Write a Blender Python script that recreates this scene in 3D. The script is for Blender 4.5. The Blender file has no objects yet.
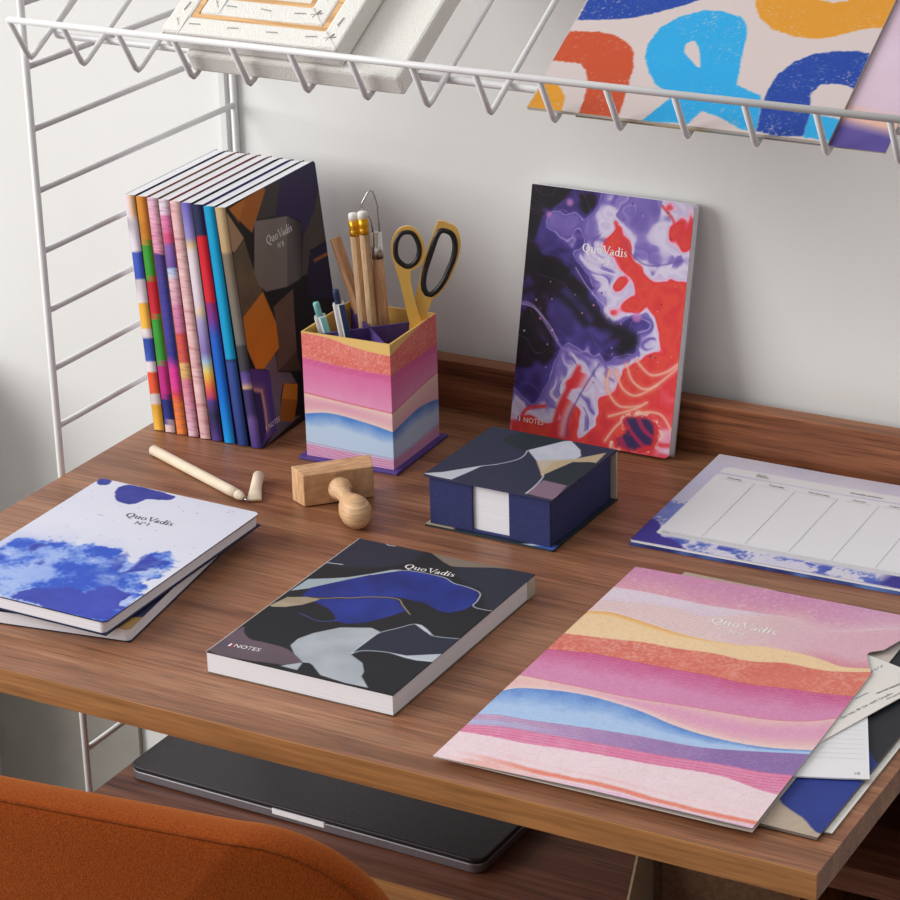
import bpy, math, random, json
import numpy as np
from mathutils import Matrix, Vector
DATA = json.loads(r'''{"dark":{"navy1":[[1.3,213.8],[18.9,213.6],[30.8,209.8],[52.8,214.9],[57.0,197.1],[52.8,184.3],[34.9,169.3],[-0.9,158.7],[-2.1,180.0]],"navy2":[[89.9,195.5],[122.5,211.0],[150.5,210.7],[150.7,142.9],[125.2,171.4],[115.5,171.8]],"sliver":[[1.6,109.1],[2.9,131.9],[17.8,140.3],[27.9,147.2],[28.4,147.9],[40.3,159.9],[50.4,172.0],[57.4,176.2],[53.4,170.0],[41.3,158.2],[30.4,144.6],[22.3,132.7],[11.9,118.6]],"blue":[[13.4,105.2],[12.2,119.6],[21.9,133.4],[30.6,144.2],[41.3,158.2],[53.4,170.0],[61.5,175.6],[75.3,177.8],[92.9,176.1],[103.0,171.2],[116.8,169.5],[127.4,164.2],[131.5,154.7],[132.8,144.8],[130.9,136.3],[123.5,126.7],[114.6,126.4],[99.8,133.5],[78.0,133.2],[60.2,125.5],[46.6,117.0],[40.4,114.8],[22.4,107.5]],"tan":[[1.0,81.3],[5.1,98.8],[17.8,105.7],[28.9,106.1],[21.9,92.9],[12.2,84.3],[4.1,80.8]],"tanline":[[5.1,98.8],[29.4,108.3],[40.4,114.8],[46.6,117.0],[60.2,125.5],[78.4,130.9],[87.2,123.4],[99.4,112.4]],"blue2":[[26.1,101.4],[29.8,107.7],[47.4,115.7],[61.0,124.2],[78.7,130.3],[86.1,122.8],[94.3,116.7],[87.7,103.2],[78.1,88.3],[68.2,80.4],[64.5,80.5],[55.2,80.1],[54.7,84.6],[50.3,88.9],[43.0,95.0]],"bline":[[27.1,80.5],[34.6,78.1],[43.7,75.3],[51.8,77.2],[56.6,81.5]],"grey":[[48.0,33.9],[47.5,45.1],[52.8,57.4],[65.2,73.1],[85.4,82.0],[94.2,79.2],[93.7,61.6],[92.7,40.3],[107.1,32.3],[114.8,21.3],[116.5,14.8],[129.0,2.2],[111.2,1.5],[90.4,4.1],[77.9,14.5],[74.1,16.4],[69.6,15.0],[58.9,22.1]],"navy3":[[93.1,40.5],[93.7,77.0],[110.8,100.8],[121.6,94.3],[130.7,89.0],[150.2,93.7],[149.7,68.9],[130.9,55.3],[115.8,54.0],[101.9,50.4],[96.7,44.1]],"wl1":[[93.1,40.5],[92.6,57.3],[94.1,76.4],[102.6,89.8],[110.8,100.8],[122.3,94.6],[131.2,89.6],[150.2,93.7]],"leaf1":[[110.1,100.5],[115.0,101.3],[121.6,97.4],[131.1,89.9],[122.1,93.3]],"wl2":[[93.1,40.5],[97.8,48.4],[114.2,53.7],[128.6,53.1],[151.0,55.3]],"leaf2":[[114.9,54.0],[129.2,55.2],[150.7,68.6],[151.7,54.9],[138.3,51.5],[129.5,51.6]],"wl3":[[41.3,158.2],[53.2,170.3],[61.3,175.9],[75.3,177.8],[92.6,176.8],[102.8,171.6],[116.6,169.8],[128.0,164.9],[132.2,153.0],[133.0,144.9],[138.7,142.0],[150.7,142.9]],"wl4":[[17.0,213.6],[23.4,210.8],[27.3,209.1],[32.0,209.9]],"wl5":[[0.6,162.5],[5.9,163.3],[12.9,164.4]],"tan2":[[61.1,213.6],[85.0,214.8],[126.0,211.4],[115.2,207.1],[90.8,197.2],[82.6,198.5],[74.4,203.2]],"mauve":[[2.0,42.7],[1.8,1.8],[55.8,5.4],[66.3,11.6],[68.9,15.4],[57.0,23.8],[46.7,28.7],[29.7,29.7],[17.6,30.0],[8.6,36.2]],"leaf3":[[58.4,4.1],[68.4,14.0],[70.0,13.7],[72.1,3.6]],"title":[[56.5,178.8],[97.2,180.6]],"notes":[[13.5,14.3],[33.5,15.6]],"flag":[[7.7,13.8],[12.0,14.3]]},"blue":{"title":[[57.5,157.5],[99.6,158.3]],"no":[[72.6,148.6],[83.3,150.0]],"edge":[[147.5,-1.8],[147.0,208.7],[-1.4,210.8],[0.8,75.5]],"blob1":[[32.4,182.1],[23.8,197.2],[24.9,207.2],[40.3,210.0],[70.6,206.6],[70.2,197.8],[55.6,191.7],[51.7,181.2],[43.6,177.1]],"blob2":[[2.3,200.8],[-0.3,209.1],[9.2,210.2],[12.0,202.8],[7.2,198.2]],"wash":[[9.3,64.0],[19.3,92.3],[47.0,96.4],[72.0,103.9],[98.7,99.8],[111.8,87.1],[109.8,105.5],[118.6,114.6],[135.6,108.9],[136.7,87.1],[135.8,70.8],[146.8,45.6],[149.9,11.2],[144.8,-2.0],[60.1,-4.8]],"dabs":[[[23.8,81.9],[28.4,87.4],[37.1,88.1],[33.3,80.6],[32.9,71.2]],[[111.5,66.4],[114.7,79.9],[111.5,105.3],[123.8,105.5],[133.4,101.3],[122.3,80.8]],[[96.4,82.5],[94.0,102.4],[101.7,97.2],[106.6,75.7]],[[45.1,56.2],[47.6,66.5],[50.8,56.2]]],"rim":[[110.4,98.6],[112.1,108.6],[120.7,114.5],[129.5,111.4]],"deep":[[63.2,2.9],[74.5,24.0],[90.1,35.1],[107.8,34.9],[118.2,49.4],[137.9,50.2],[145.2,26.6],[143.9,-0.7],[94.2,0.6]]},"marb":{"corners":[[-1.1,0.1],[147.0,-0.4],[-2.9,208.6],[145.5,210.1]],"dark":[[-2.9,208.6],[37.8,209.1],[66.3,206.0],[58.2,192.2],[42.8,188.9],[31.2,194.6],[11.0,189.3],[23.2,177.9],[36.3,173.8],[44.8,167.7],[58.3,158.0],[69.2,142.2],[75.2,128.7],[79.7,114.9],[97.2,111.6],[112.8,111.0],[119.7,103.4],[111.7,90.8],[99.9,83.3],[85.3,72.4],[79.1,71.5],[69.0,78.7],[49.9,78.8],[41.2,86.3],[38.4,65.4],[30.4,46.6],[19.8,21.3],[15.5,32.5],[-0.5,47.7],[-2.9,56.3],[-1.8,135.6]],"black1":[[-2.1,138.5],[-1.8,153.0],[17.1,156.9],[40.4,147.0],[57.6,132.0],[75.6,108.6],[101.9,95.1],[105.3,92.7],[91.0,79.1],[85.0,75.3],[99.2,90.4],[73.6,96.8],[59.8,109.2],[42.8,121.3],[16.5,129.3],[-1.9,118.1]],"black2":[[-1.5,59.4],[-1.7,97.6],[12.7,99.7],[26.2,92.8],[34.1,76.5],[23.0,57.2],[6.5,60.6]],"black3":[[-3.2,204.8],[34.9,206.5],[46.8,196.5],[44.5,187.7],[34.3,195.0],[10.5,195.0],[-1.4,184.9]],"black4":[[-4.1,178.8],[9.3,190.5],[12.6,189.5],[5.4,180.0],[-4.1,171.6]],"red1":[[80.8,185.1],[88.3,171.8],[102.5,152.4],[115.8,142.8],[145.9,148.3],[148.4,107.6],[144.8,98.5],[124.7,84.1],[106.9,75.7],[95.2,68.1],[87.8,46.7],[98.5,33.8],[113.6,39.1],[115.8,48.2],[141.0,75.1],[141.7,52.2],[138.9,34.5],[111.9,24.3],[97.9,7.5],[85.7,2.5],[60.3,1.3],[67.3,28.9],[69.1,43.8],[81.3,48.6],[83.3,60.5],[100.6,76.2],[117.8,91.7],[122.7,103.8],[109.4,113.4],[81.2,115.1],[79.1,120.6],[96.6,117.3],[109.0,117.6],[95.5,128.6],[84.7,144.3],[76.0,153.1],[80.9,150.9],[97.8,137.5],[103.6,141.1],[89.5,159.2],[80.2,175.1]],"red2":[[-1.2,0.1],[2.1,18.5],[6.7,22.2],[20.9,9.6],[30.7,26.0],[41.0,36.5],[48.4,43.5],[59.1,65.6],[55.7,50.5],[50.8,35.1],[58.4,21.6],[63.2,4.7],[38.2,-2.4]],"red3":[[115.8,205.5],[118.8,205.3],[129.0,195.3],[134.6,184.8],[145.2,179.1],[144.8,173.5],[131.9,181.6],[126.2,192.2],[118.0,198.2]],"red4":[[141.3,208.0],[144.5,207.0],[144.3,200.0]],"lav":[[66.3,206.0],[100.4,205.9],[118.8,205.8],[143.1,205.4],[145.9,148.3],[115.7,144.2],[99.2,154.8],[86.3,175.8],[77.7,184.7],[72.1,193.9]],"white1":[[67.2,196.2],[74.2,188.5],[83.5,172.6],[96.1,154.4],[103.5,142.5],[87.5,147.5],[70.7,159.6],[60.1,172.5],[44.3,173.3],[62.1,184.2]],"white2":[[110.9,193.1],[126.2,192.2],[139.9,177.0],[144.0,166.3],[129.6,158.8],[116.6,165.6],[106.2,178.4]],"white3":[[62.0,152.7],[71.5,151.1],[79.1,137.8],[96.4,120.1],[90.5,116.4],[79.1,120.6],[73.4,131.3],[67.7,142.0]],"white4":[[48.4,43.5],[66.1,75.4],[69.8,70.1],[61.5,57.2],[50.8,35.1],[39.5,18.5],[34.2,5.9],[27.3,10.7]],"lav2":[[82.6,67.7],[100.4,79.0],[86.4,61.0],[72.5,41.4],[67.9,23.1],[57.2,0.8],[52.2,2.9],[57.9,27.4],[68.3,52.4]],"seeds":[[-2.5,196.3,0],[22.7,200.7,0],[52.9,198.7,0.2],[8.0,151.4,0.1],[25.2,139.2,0],[48.5,127.9,0],[72.8,105.3,0.3],[92.7,93.8,0.4],[4.2,86.7,0],[21.4,74.6,0],[2.8,173.9,0.2],[84.8,78.2,0.9],[99.2,90.4,0.3],[6.1,101.7,0.2],[26.7,87.1,0.5],[4.9,60.4,0.3],[29.6,160.0,1],[51.1,134.0,1],[65.5,115.8,1],[103.9,106.9,1.1],[40.4,112.3,1],[98.3,100.3,1],[36.0,91.3,1.1],[64.8,89.7,1.1],[-1.1,109.4,1],[20.6,48.0,1],[15.3,35.4,1.1],[47.9,168.1,1.4],[29.6,194.4,1.3],[16.2,166.9,1.2],[77.5,88.6,1.1],[68.7,81.6,1.3],[113.3,105.4,1.3],[4.1,51.4,1],[37.3,179.6,2],[59.6,178.1,2],[24.4,182.3,2],[82.3,200.8,2.2],[98.7,191.6,2],[77.0,143.2,2.4],[104.2,166.8,2],[112.8,204.5,2],[74.0,125.6,2.3],[44.7,66.3,2.3],[37.3,41.8,2.4],[70.0,67.2,2.3],[86.3,62.4,2.6],[70.2,32.2,2.4],[136.4,166.7,2],[68.5,15.9,2.3],[29.1,25.7,2.3],[56.8,38.9,2.6],[119.4,199.7,2.2],[114.4,156.8,2.2],[89.0,196.0,2.2],[78.4,111.9,2.4],[120.5,94.9,2.5],[70.6,193.7,3],[74.7,182.9,3],[63.5,152.9,2.9],[92.1,132.4,3],[117.7,185.5,3],[134.2,173.5,3.1],[140.9,151.8,3],[60.9,63.0,2.9],[7.0,19.3,3],[80.2,60.1,2.9],[124.1,152.4,3],[83.2,126.9,3],[72.9,137.0,2.9],[91.9,166.6,4],[100.9,153.6,4],[106.7,141.5,4],[123.0,132.4,4],[137.5,140.1,4],[139.8,117.7,4],[96.0,124.4,3.9],[83.7,138.4,3.9],[132.4,99.5,4],[117.2,65.7,4],[102.4,57.7,4],[84.0,19.8,4.2],[75.8,6.8,4.3],[51.6,26.4,4],[54.3,48.8,3.8],[14.3,10.0,4],[44.2,1.6,4.2],[149.5,82.1,3.7],[104.4,37.7,4],[129.8,187.0,3.8],[139.8,178.4,3.9],[120.5,204.1,3.6],[81.4,178.1,3.9],[121.3,117.9,4],[144.6,69.9,3.6],[128.3,78.9,4],[81.2,115.1,3.7],[102.6,119.6,4],[128.3,110.4,4],[85.8,34.7,4.1],[49.6,12.8,4.1],[59.8,58.4,3.7],[21.7,0.8,3.9]],"strk":[[[-2.8,135.5],[15.3,142.2],[41.7,132.7],[62.3,115.4],[79.4,101.9],[104.5,94.0],[95.3,82.6]],[[-0.3,118.3],[20.0,125.5],[43.3,115.6],[60.6,100.7]],[[-1.2,91.8],[16.2,97.2],[30.2,84.7],[25.7,63.5]],[[24.4,182.3],[38.0,172.6],[69.6,170.9]],[[-4.3,109.0],[11.9,108.3],[33.3,85.1],[43.7,76.4],[59.7,75.9]],[[-4.3,108.4],[12.1,106.9],[27.7,94.5],[36.8,82.7]],[[46.9,145.0],[59.3,130.8],[74.6,118.5]],[[58.4,62.6],[52.2,47.0],[43.7,25.1],[39.7,-2.1]],[[30.7,26.0],[13.4,20.3],[6.9,1.4]],[[73.0,69.1],[59.7,42.3],[50.5,20.3],[48.7,5.3]],[[76.3,68.2],[62.3,41.3],[53.8,19.4],[53.1,3.0]],[[102.0,158.0],[114.7,154.0],[133.1,153.6],[143.4,157.8]],[[84.8,175.6],[98.7,160.4],[114.6,155.4],[141.3,163.2]],[[79.1,186.3],[86.7,171.6],[101.0,152.2],[106.7,141.5]],[[118.9,204.7],[129.0,195.3],[134.7,183.4],[145.4,176.3]]],"swirl":[[[86.1,63.9],[86.0,49.3],[98.2,36.7],[116.7,39.6]],[[92.3,64.8],[99.9,51.5],[112.8,47.7],[130.3,59.1]],[[101.0,71.9],[108.6,58.6],[124.4,55.3],[149.8,79.3]],[[110.0,76.1],[123.3,66.6],[138.2,71.8],[149.5,82.1]],[[88.5,5.9],[99.6,22.3],[117.2,33.9],[135.7,35.4],[146.1,24.1]],[[89.7,26.6],[110.8,35.8],[122.5,43.4]]],"eye":[[102.4,25.7],[114.3,32.0],[130.0,30.2],[135.7,19.5],[132.3,7.3],[117.4,0.5],[98.4,1.7],[96.0,10.1],[106.6,14.7]],"purp":[[119.4,42.9],[139.9,54.8],[146.1,54.3],[145.6,44.2],[126.1,38.2]],"title":[[51.3,159.3],[91.9,159.5]],"no":[[66.8,151.9],[76.2,150.9]],"notes":[[12.4,9.4],[30.9,9.8]],"flag":[[6.5,9.7],[10.1,9.7]]},"fold":{"c":[[-0.0,0.0],[1.2,319.3],[221.3,-0.1],[217.2,226.2],[205.2,251.9],[213.7,261.8],[218.7,282.0],[202.0,330.4]],"L1":[[2.2,280.7],[31.4,281.0],[73.0,277.9],[106.6,279.5],[141.3,282.5],[155.0,275.1],[166.3,273.8],[181.5,279.0],[195.1,288.8],[212.6,299.5]],"L2":[[1.1,248.5],[3.8,255.9],[32.8,262.0],[59.9,263.8],[80.4,260.1],[116.9,277.7],[141.7,281.6],[155.2,274.7],[166.4,273.4],[181.7,278.5],[212.9,298.7]],"L3":[[-0.3,233.7],[3.5,237.5],[18.1,240.2],[39.1,236.1],[66.3,229.2],[91.6,225.6],[118.0,226.5],[137.3,231.9],[164.7,232.6],[183.0,229.1],[196.7,226.0],[215.4,231.5]],"L4":[[11.7,197.8],[34.5,200.8],[59.9,205.0],[80.5,204.4],[109.3,207.4],[135.9,206.8],[159.0,214.5],[179.9,214.8],[195.6,217.4],[217.2,226.6]],"L5":[[13.6,171.9],[32.6,175.2],[56.4,175.1],[90.2,174.3],[122.8,175.1],[148.8,174.8],[178.6,180.6],[196.9,182.4],[212.4,186.4]],"L6":[[1.3,125.7],[46.1,125.1],[86.0,124.3],[130.6,128.7],[174.5,132.9],[201.1,141.4],[217.2,153.1]],"L7":[[-2.8,93.5],[1.3,101.4],[13.3,109.7],[50.4,116.0],[92.2,110.5],[123.5,100.7],[152.1,95.8],[188.6,97.3],[221.4,107.4]],"L8":[[1.3,63.5],[14.2,67.9],[33.6,68.8],[70.6,73.3],[100.1,76.0],[125.9,77.8],[151.4,79.7],[178.1,86.9],[221.6,102.0]],"L9":[[1.1,47.0],[21.9,52.7],[52.2,54.9],[93.6,57.0],[137.5,59.9],[172.4,64.9],[200.7,66.9],[222.2,71.9]],"L10":[[0.4,36.9],[21.2,38.7],[48.5,38.8],[85.0,42.7],[132.5,45.9],[178.2,50.9],[209.5,45.0],[221.9,45.0]],"L11":[[43.6,9.9],[63.4,8.6],[83.0,7.3],[119.9,8.3],[157.6,5.7],[197.2,5.1],[228.0,7.1]],"title":[[87.5,252.2],[137.4,251.3]],"no":[[106.5,240.9],[117.2,239.9]]},"geo":{"corners":[[0.1,0.2],[-0.8,207.0],[145.4,209.4],[63.8,0.9]],"tan":[[0.3,205.3],[20.2,177.1],[2.8,169.9],[-2.1,173.8]],"brown":[[19.8,175.8],[2.8,169.7],[-3.0,169.5],[0.1,115.2],[36.4,125.8],[36.7,125.6],[28.6,144.4]],"or1":[[3.8,207.0],[61.3,209.2],[62.7,205.4],[33.2,177.9],[9.2,200.8]],"or1b":[[4.9,206.6],[31.5,207.6],[24.1,200.5],[16.0,190.9],[8.3,201.7]],"g1":[[62.5,208.8],[90.4,210.5],[72.9,181.0],[41.0,186.3],[44.1,188.0]],"nav":[[90.4,210.5],[145.7,211.1],[149.6,205.9],[147.6,187.1],[136.0,168.3],[111.5,151.9],[111.9,165.6],[92.3,175.4],[72.7,180.4]],"g2":[[146.8,184.6],[149.9,168.4],[150.8,136.7],[119.1,137.2],[111.7,118.6],[99.7,119.5],[111.3,151.3],[136.0,168.3]],"cube":[[39.6,186.0],[91.0,175.7],[75.5,118.1],[41.5,124.4],[32.4,132.4],[27.5,144.7]],"cubes":[[91.0,175.7],[112.5,163.3],[99.3,118.2],[75.5,118.1]],"dk":[[118.7,135.9],[150.8,136.7],[151.7,108.9],[149.4,84.1],[106.3,97.9],[111.2,121.5]],"orl":[[122.9,127.7],[148.6,127.1],[148.7,124.0],[123.4,125.0]],"hexa":[[36.5,126.1],[49.5,95.0],[48.4,72.5],[20.7,63.3],[8.3,67.6],[-0.9,90.1],[0.6,115.0]],"hexb":[[49.5,95.0],[48.4,72.5],[20.7,63.3],[8.3,67.6],[12.4,84.7]],"br2":[[83.9,113.9],[79.6,90.8],[75.3,60.1],[42.4,54.2],[42.5,68.8],[48.4,72.5],[49.5,95.0],[49.3,108.8]],"br3":[[42.4,54.2],[75.3,60.1],[78.1,41.8]],"gv":[[41.4,70.0],[41.6,53.6],[60.4,46.6],[67.7,34.6],[46.1,41.4],[39.5,30.6],[35.1,12.3],[67.9,5.4],[2.9,-0.5],[23.8,6.6],[28.5,59.0],[20.7,63.3]],"pur":[[-1.1,71.2],[28.5,59.0],[26.3,6.5],[7.9,3.4],[0.1,0.1]],"glow":[[-3.8,53.8],[12.1,46.5],[13.0,30.3],[12.1,12.5]],"ind":[[-6.3,55.3],[10.9,46.6],[9.7,12.6],[0.1,0.1]],"or2":[[47.6,41.2],[68.9,33.4],[64.6,19.9],[54.7,4.3],[33.6,12.5],[40.9,30.1]],"or2b":[[40.9,30.1],[64.6,19.9],[54.7,4.3],[33.6,12.5]],"title":[[53.1,161.8],[95.2,161.5]],"no":[[69.3,153.6],[79.0,153.4]],"notes":[[14.7,11.9],[33.0,12.8]],"flag":[[8.6,12.2],[12.7,12.3]]},"memo":{"c":[[-0.4,0.3],[113.4,0.3],[107.9,110.7],[-3.7,105.3]],"teal":[[21.2,90.4],[34.1,109.2],[73.9,108.3],[66.2,105.5],[50.0,78.2],[39.3,78.7]],"leaf":[[50.0,78.2],[67.3,107.9],[72.1,110.3],[86.8,96.9],[93.2,85.5],[92.2,78.0],[78.7,65.3],[80.7,41.7],[67.5,60.8]],"tan":[[66.2,62.4],[76.7,69.0],[91.7,79.0],[107.9,100.6],[110.0,78.4],[92.9,72.6],[88.3,55.9],[83.6,37.6],[79.6,44.0]],"teal2":[[90.9,59.5],[93.6,71.2],[110.2,78.0],[114.8,56.4],[110.0,28.7],[89.8,32.3],[85.0,37.1]],"tail":[[-0.9,1.2],[11.6,10.4],[33.5,35.9],[30.3,21.7],[24.5,-1.7]],"line":[[27.2,27.0],[34.0,35.0],[42.9,43.6],[51.3,57.2],[52.4,67.6],[50.0,77.0]],"mauve":[[88.8,30.1],[110.0,28.7],[113.8,-0.6],[87.7,1.8],[88.8,17.8]],"line2":[[81.2,42.0],[85.5,36.2],[88.3,18.7],[89.0,1.4]]},"plan":{"c":[[0.0,-0.0],[-4.8,182.4],[212.9,3.8],[157.2,166.7]],"inner":[[-37.0,206.9],[13.1,18.8],[11.7,144.6],[10.1,143.7],[78.2,143.4],[160.6,145.6],[37.8,25.8]],"hdr":[[11.7,149.7],[10.9,161.5],[82.7,147.0],[163.2,149.2],[166.1,140.6],[83.2,135.4],[14.7,147.3]],"cols":[[[47.9,134.7],[48.3,30.7]],[[83.5,130.5],[81.8,30.5]],[[118.7,128.9],[117.1,29.5]],[[153.0,128.2],[151.2,29.1]],[[187.2,125.7],[185.4,29.0]]],"days":[[[19.4,135.8],[41.2,131.7]],[[53.5,130.6],[78.2,125.5]],[[85.2,127.7],[117.5,124.3]],[[124.4,126.5],[145.0,125.0]],[[156.0,126.1],[171.2,125.7]]],"wk":[[122.5,139.7],[148.3,141.5]],"logo":[[43.5,145.7],[54.4,147.5]],"bl":[[42.0,15.9],[208.3,17.3]]},"board":{"c":[[1.0,-1.0],[224.6,4.3],[225.5,142.5],[0.7,94.6]],"blue1":[[0.9,114.7],[1.4,91.6],[25.2,95.3],[41.7,99.4],[58.0,107.1],[75.8,117.8],[89.7,127.9]],"red":[[0.6,80.3],[22.3,82.3],[37.1,80.2],[49.5,73.6],[56.6,65.5],[61.8,51.7],[66.3,30.9],[70.1,4.9],[67.0,0.9],[40.9,0.1],[38.9,16.1],[33.7,35.1],[28.8,43.4],[21.3,49.6],[-0.3,49.3],[-1.1,61.1]],"must":[[-0.6,-6.3],[2.0,21.3],[1.8,31.4],[8.6,31.4],[17.9,23.3],[24.1,14.8],[27.9,0.0]],"ltb":[[103.3,27.5],[84.7,37.1],[74.2,49.9],[66.3,63.2],[63.8,75.6],[66.6,92.5],[75.5,104.7],[91.1,113.8],[104.2,115.0],[121.0,110.7],[128.1,102.5],[132.6,90.5],[135.2,74.7],[142.3,45.5],[151.0,41.5],[162.7,38.0],[166.3,28.2],[171.7,5.0],[163.5,4.6],[156.5,6.1],[143.0,13.4],[127.2,17.1],[121.8,4.1],[88.3,1.6],[100.8,27.1]],"hole":[[93.7,70.6],[91.3,78.5],[95.1,82.6],[99.6,79.6],[105.2,70.4],[109.9,57.7],[102.1,62.8]],"arch":[[172.0,4.2],[167.6,24.9],[165.8,43.7],[167.3,58.8],[174.5,73.1],[186.6,82.7],[200.6,86.8],[214.0,88.7],[223.8,87.9],[225.2,52.5],[219.3,55.1],[210.0,56.3],[200.6,54.1],[196.3,44.8],[202.7,25.1],[204.8,5.1],[187.4,2.4]],"lb2":[[202.4,25.9],[211.9,25.7],[225.3,23.5],[224.9,3.2],[205.1,4.3]],"must2":[[124.0,131.4],[127.3,122.6],[135.6,110.8],[148.3,101.6],[165.9,96.8],[183.0,96.4],[197.5,102.9],[212.6,111.2],[224.6,113.7],[224.5,144.2],[194.8,140.4],[191.0,136.3],[181.7,133.3],[170.7,134.6],[168.5,137.1]]},"cam":{"f":2640.064383749382,"R":[[0.876069,0.481548,-0.024769],[-0.163665,0.345285,0.924117],[-0.45356,0.805537,-0.381306]],"pos":[1.2609,-1.286,0.83954]},"letter":{"w":174.0,"o":[0.70977,0.09113,0.0056],"e1":[0.2991,0.95422,0.0],"e2":[-0.95422,0.2991,0.0],"l1":[[88.6,9.5],[139.7,6.9]],"l2":[[132.8,14.1],[157.0,11.7]],"l3":[[130.1,4.5],[147.5,2.8]],"r1":[[131.7,15.3],[155.9,10.8]],"r2":[[116.9,20.5],[129.4,19.8]],"logo":[[153.9,36.4],[168.3,36.4]]}}''')
ZD = 0.74                                     # desk-top height above the floor
COL = bpy.context.scene.collection
rng = random.Random(7)

# ------------------------------------------------------------------ colours
def s2l(c):
    c = np.asarray(c, float) / 255.0
    return np.where(c <= 0.04045, c / 12.92, ((c + 0.055) / 1.055) ** 2.4)
def lin(*c):
    a = s2l(c); return (float(a[0]), float(a[1]), float(a[2]), 1.0)

# ------------------------------------------------------------------ node materials
def new_mat(name, rough=0.5, metal=0.0, spec=0.5):
    m = bpy.data.materials.new(name); m.use_nodes = True
    b = m.node_tree.nodes['Principled BSDF']
    b.inputs['Roughness'].default_value = rough; b.inputs['Metallic'].default_value = metal
    b.inputs['Specular IOR Level'].default_value = spec
    return m, m.node_tree.nodes, m.node_tree.links, b
def speckle(name, c1, c2, scale=60, rough=0.5, metal=0.0, spec=0.5, bump=0.0, stretch=(1,1,1), detail=3, bscale=None):
    m, N, L, b = new_mat(name, rough, metal, spec)
    tc = N.new('ShaderNodeTexCoord'); mp = N.new('ShaderNodeMapping'); mp.inputs['Scale'].default_value = stretch
    L.new(tc.outputs['Object'], mp.inputs['Vector'])
    nz = N.new('ShaderNodeTexNoise'); nz.inputs['Scale'].default_value = scale; nz.inputs['Detail'].default_value = detail
    L.new(mp.outputs['Vector'], nz.inputs['Vector'])
    cr = N.new('ShaderNodeValToRGB'); cr.color_ramp.elements[0].color = c1; cr.color_ramp.elements[1].color = c2
    cr.color_ramp.elements[0].position = 0.35; cr.color_ramp.elements[1].position = 0.65
    L.new(nz.outputs['Fac'], cr.inputs['Fac']); L.new(cr.outputs['Color'], b.inputs['Base Color'])
    if bump:
        n2 = nz
        if bscale:
            n2 = N.new('ShaderNodeTexNoise'); n2.inputs['Scale'].default_value = bscale; L.new(mp.outputs['Vector'], n2.inputs['Vector'])
        bp = N.new('ShaderNodeBump'); bp.inputs['Strength'].default_value = bump; bp.inputs['Distance'].default_value = 0.002
        L.new(n2.outputs['Fac'], bp.inputs['Height']); L.new(bp.outputs['Normal'], b.inputs['Normal'])
    return m
def wood(name, dark, mid, light, sc=(1.6, 22, 22), fine=(9, 260, 260), rough=0.42, distort=0.5, seed=0.0, pore=0.45, spec=0.35):
    m, N, L, b = new_mat(name, rough, 0, spec)
    tc = N.new('ShaderNodeTexCoord'); mp = N.new('ShaderNodeMapping'); mp.inputs['Scale'].default_value = sc; mp.inputs['Location'].default_value = (seed, seed * 1.7, seed * .6)
    L.new(tc.outputs['Object'], mp.inputs['Vector'])
    nz = N.new('ShaderNodeTexNoise'); nz.inputs['Scale'].default_value = 1.0; nz.inputs['Detail'].default_value = 6; nz.inputs['Distortion'].default_value = distort
    nz.inputs['Roughness'].default_value = 0.62
    L.new(mp.outputs['Vector'], nz.inputs['Vector'])
    cr = N.new('ShaderNodeValToRGB'); e = cr.color_ramp.elements
    e[0].color = dark; e[0].position = 0.30; e[1].color = light; e[1].position = 0.72
    k = e.new(0.5); k.color = mid
    L.new(nz.outputs['Fac'], cr.inputs['Fac'])
    mp2 = N.new('ShaderNodeMapping'); mp2.inputs['Scale'].default_value = fine; L.new(tc.outputs['Object'], mp2.inputs['Vector'])
    n2 = N.new('ShaderNodeTexNoise'); n2.inputs['Scale'].default_value = 1.0; n2.inputs['Detail'].default_value = 3; L.new(mp2.outputs['Vector'], n2.inputs['Vector'])
    mr = N.new('ShaderNodeMapRange'); mr.inputs['From Min'].default_value = 0.3; mr.inputs['From Max'].default_value = 0.7
    mr.inputs['To Min'].default_value = 0.72; mr.inputs['To Max'].default_value = 1.20
    L.new(n2.outputs['Fac'], mr.inputs['Value'])
    mx = N.new('ShaderNodeMix'); mx.data_type = 'RGBA'; mx.blend_type = 'MULTIPLY'; mx.inputs[0].default_value = 1.0
    L.new(cr.outputs['Color'], mx.inputs[6]); L.new(mr.outputs['Result'], mx.inputs[7])
    mp3 = N.new('ShaderNodeMapping'); mp3.inputs['Scale'].default_value = (fine[0]*2.2, fine[1]*2.6, fine[2]*2.6); L.new(tc.outputs['Object'], mp3.inputs['Vector'])
    n3 = N.new('ShaderNodeTexNoise'); n3.inputs['Scale'].default_value = 1.0; n3.inputs['Detail'].default_value = 1; L.new(mp3.outputs['Vector'], n3.inputs['Vector'])
    mr3 = N.new('ShaderNodeMapRange'); mr3.inputs['From Min'].default_value = 0.56; mr3.inputs['From Max'].default_value = 0.70
    mr3.inputs['To Min'].default_value = 1.0; mr3.inputs['To Max'].default_value = 1.0-pore; L.new(n3.outputs['Fac'], mr3.inputs['Value'])
    mx3 = N.new('ShaderNodeMix'); mx3.data_type = 'RGBA'; mx3.blend_type = 'MULTIPLY'; mx3.inputs[0].default_value = 1.0
    L.new(mx.outputs[2], mx3.inputs[6]); L.new(mr3.outputs['Result'], mx3.inputs[7]); L.new(mx3.outputs[2], b.inputs['Base Color'])
    bp = N.new('ShaderNodeBump'); bp.inputs['Strength'].default_value = 0.12; bp.inputs['Distance'].default_value = 0.001
    L.new(n2.outputs['Fac'], bp.inputs['Height']); L.new(bp.outputs['Normal'], b.inputs['Normal'])
    return m
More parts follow.
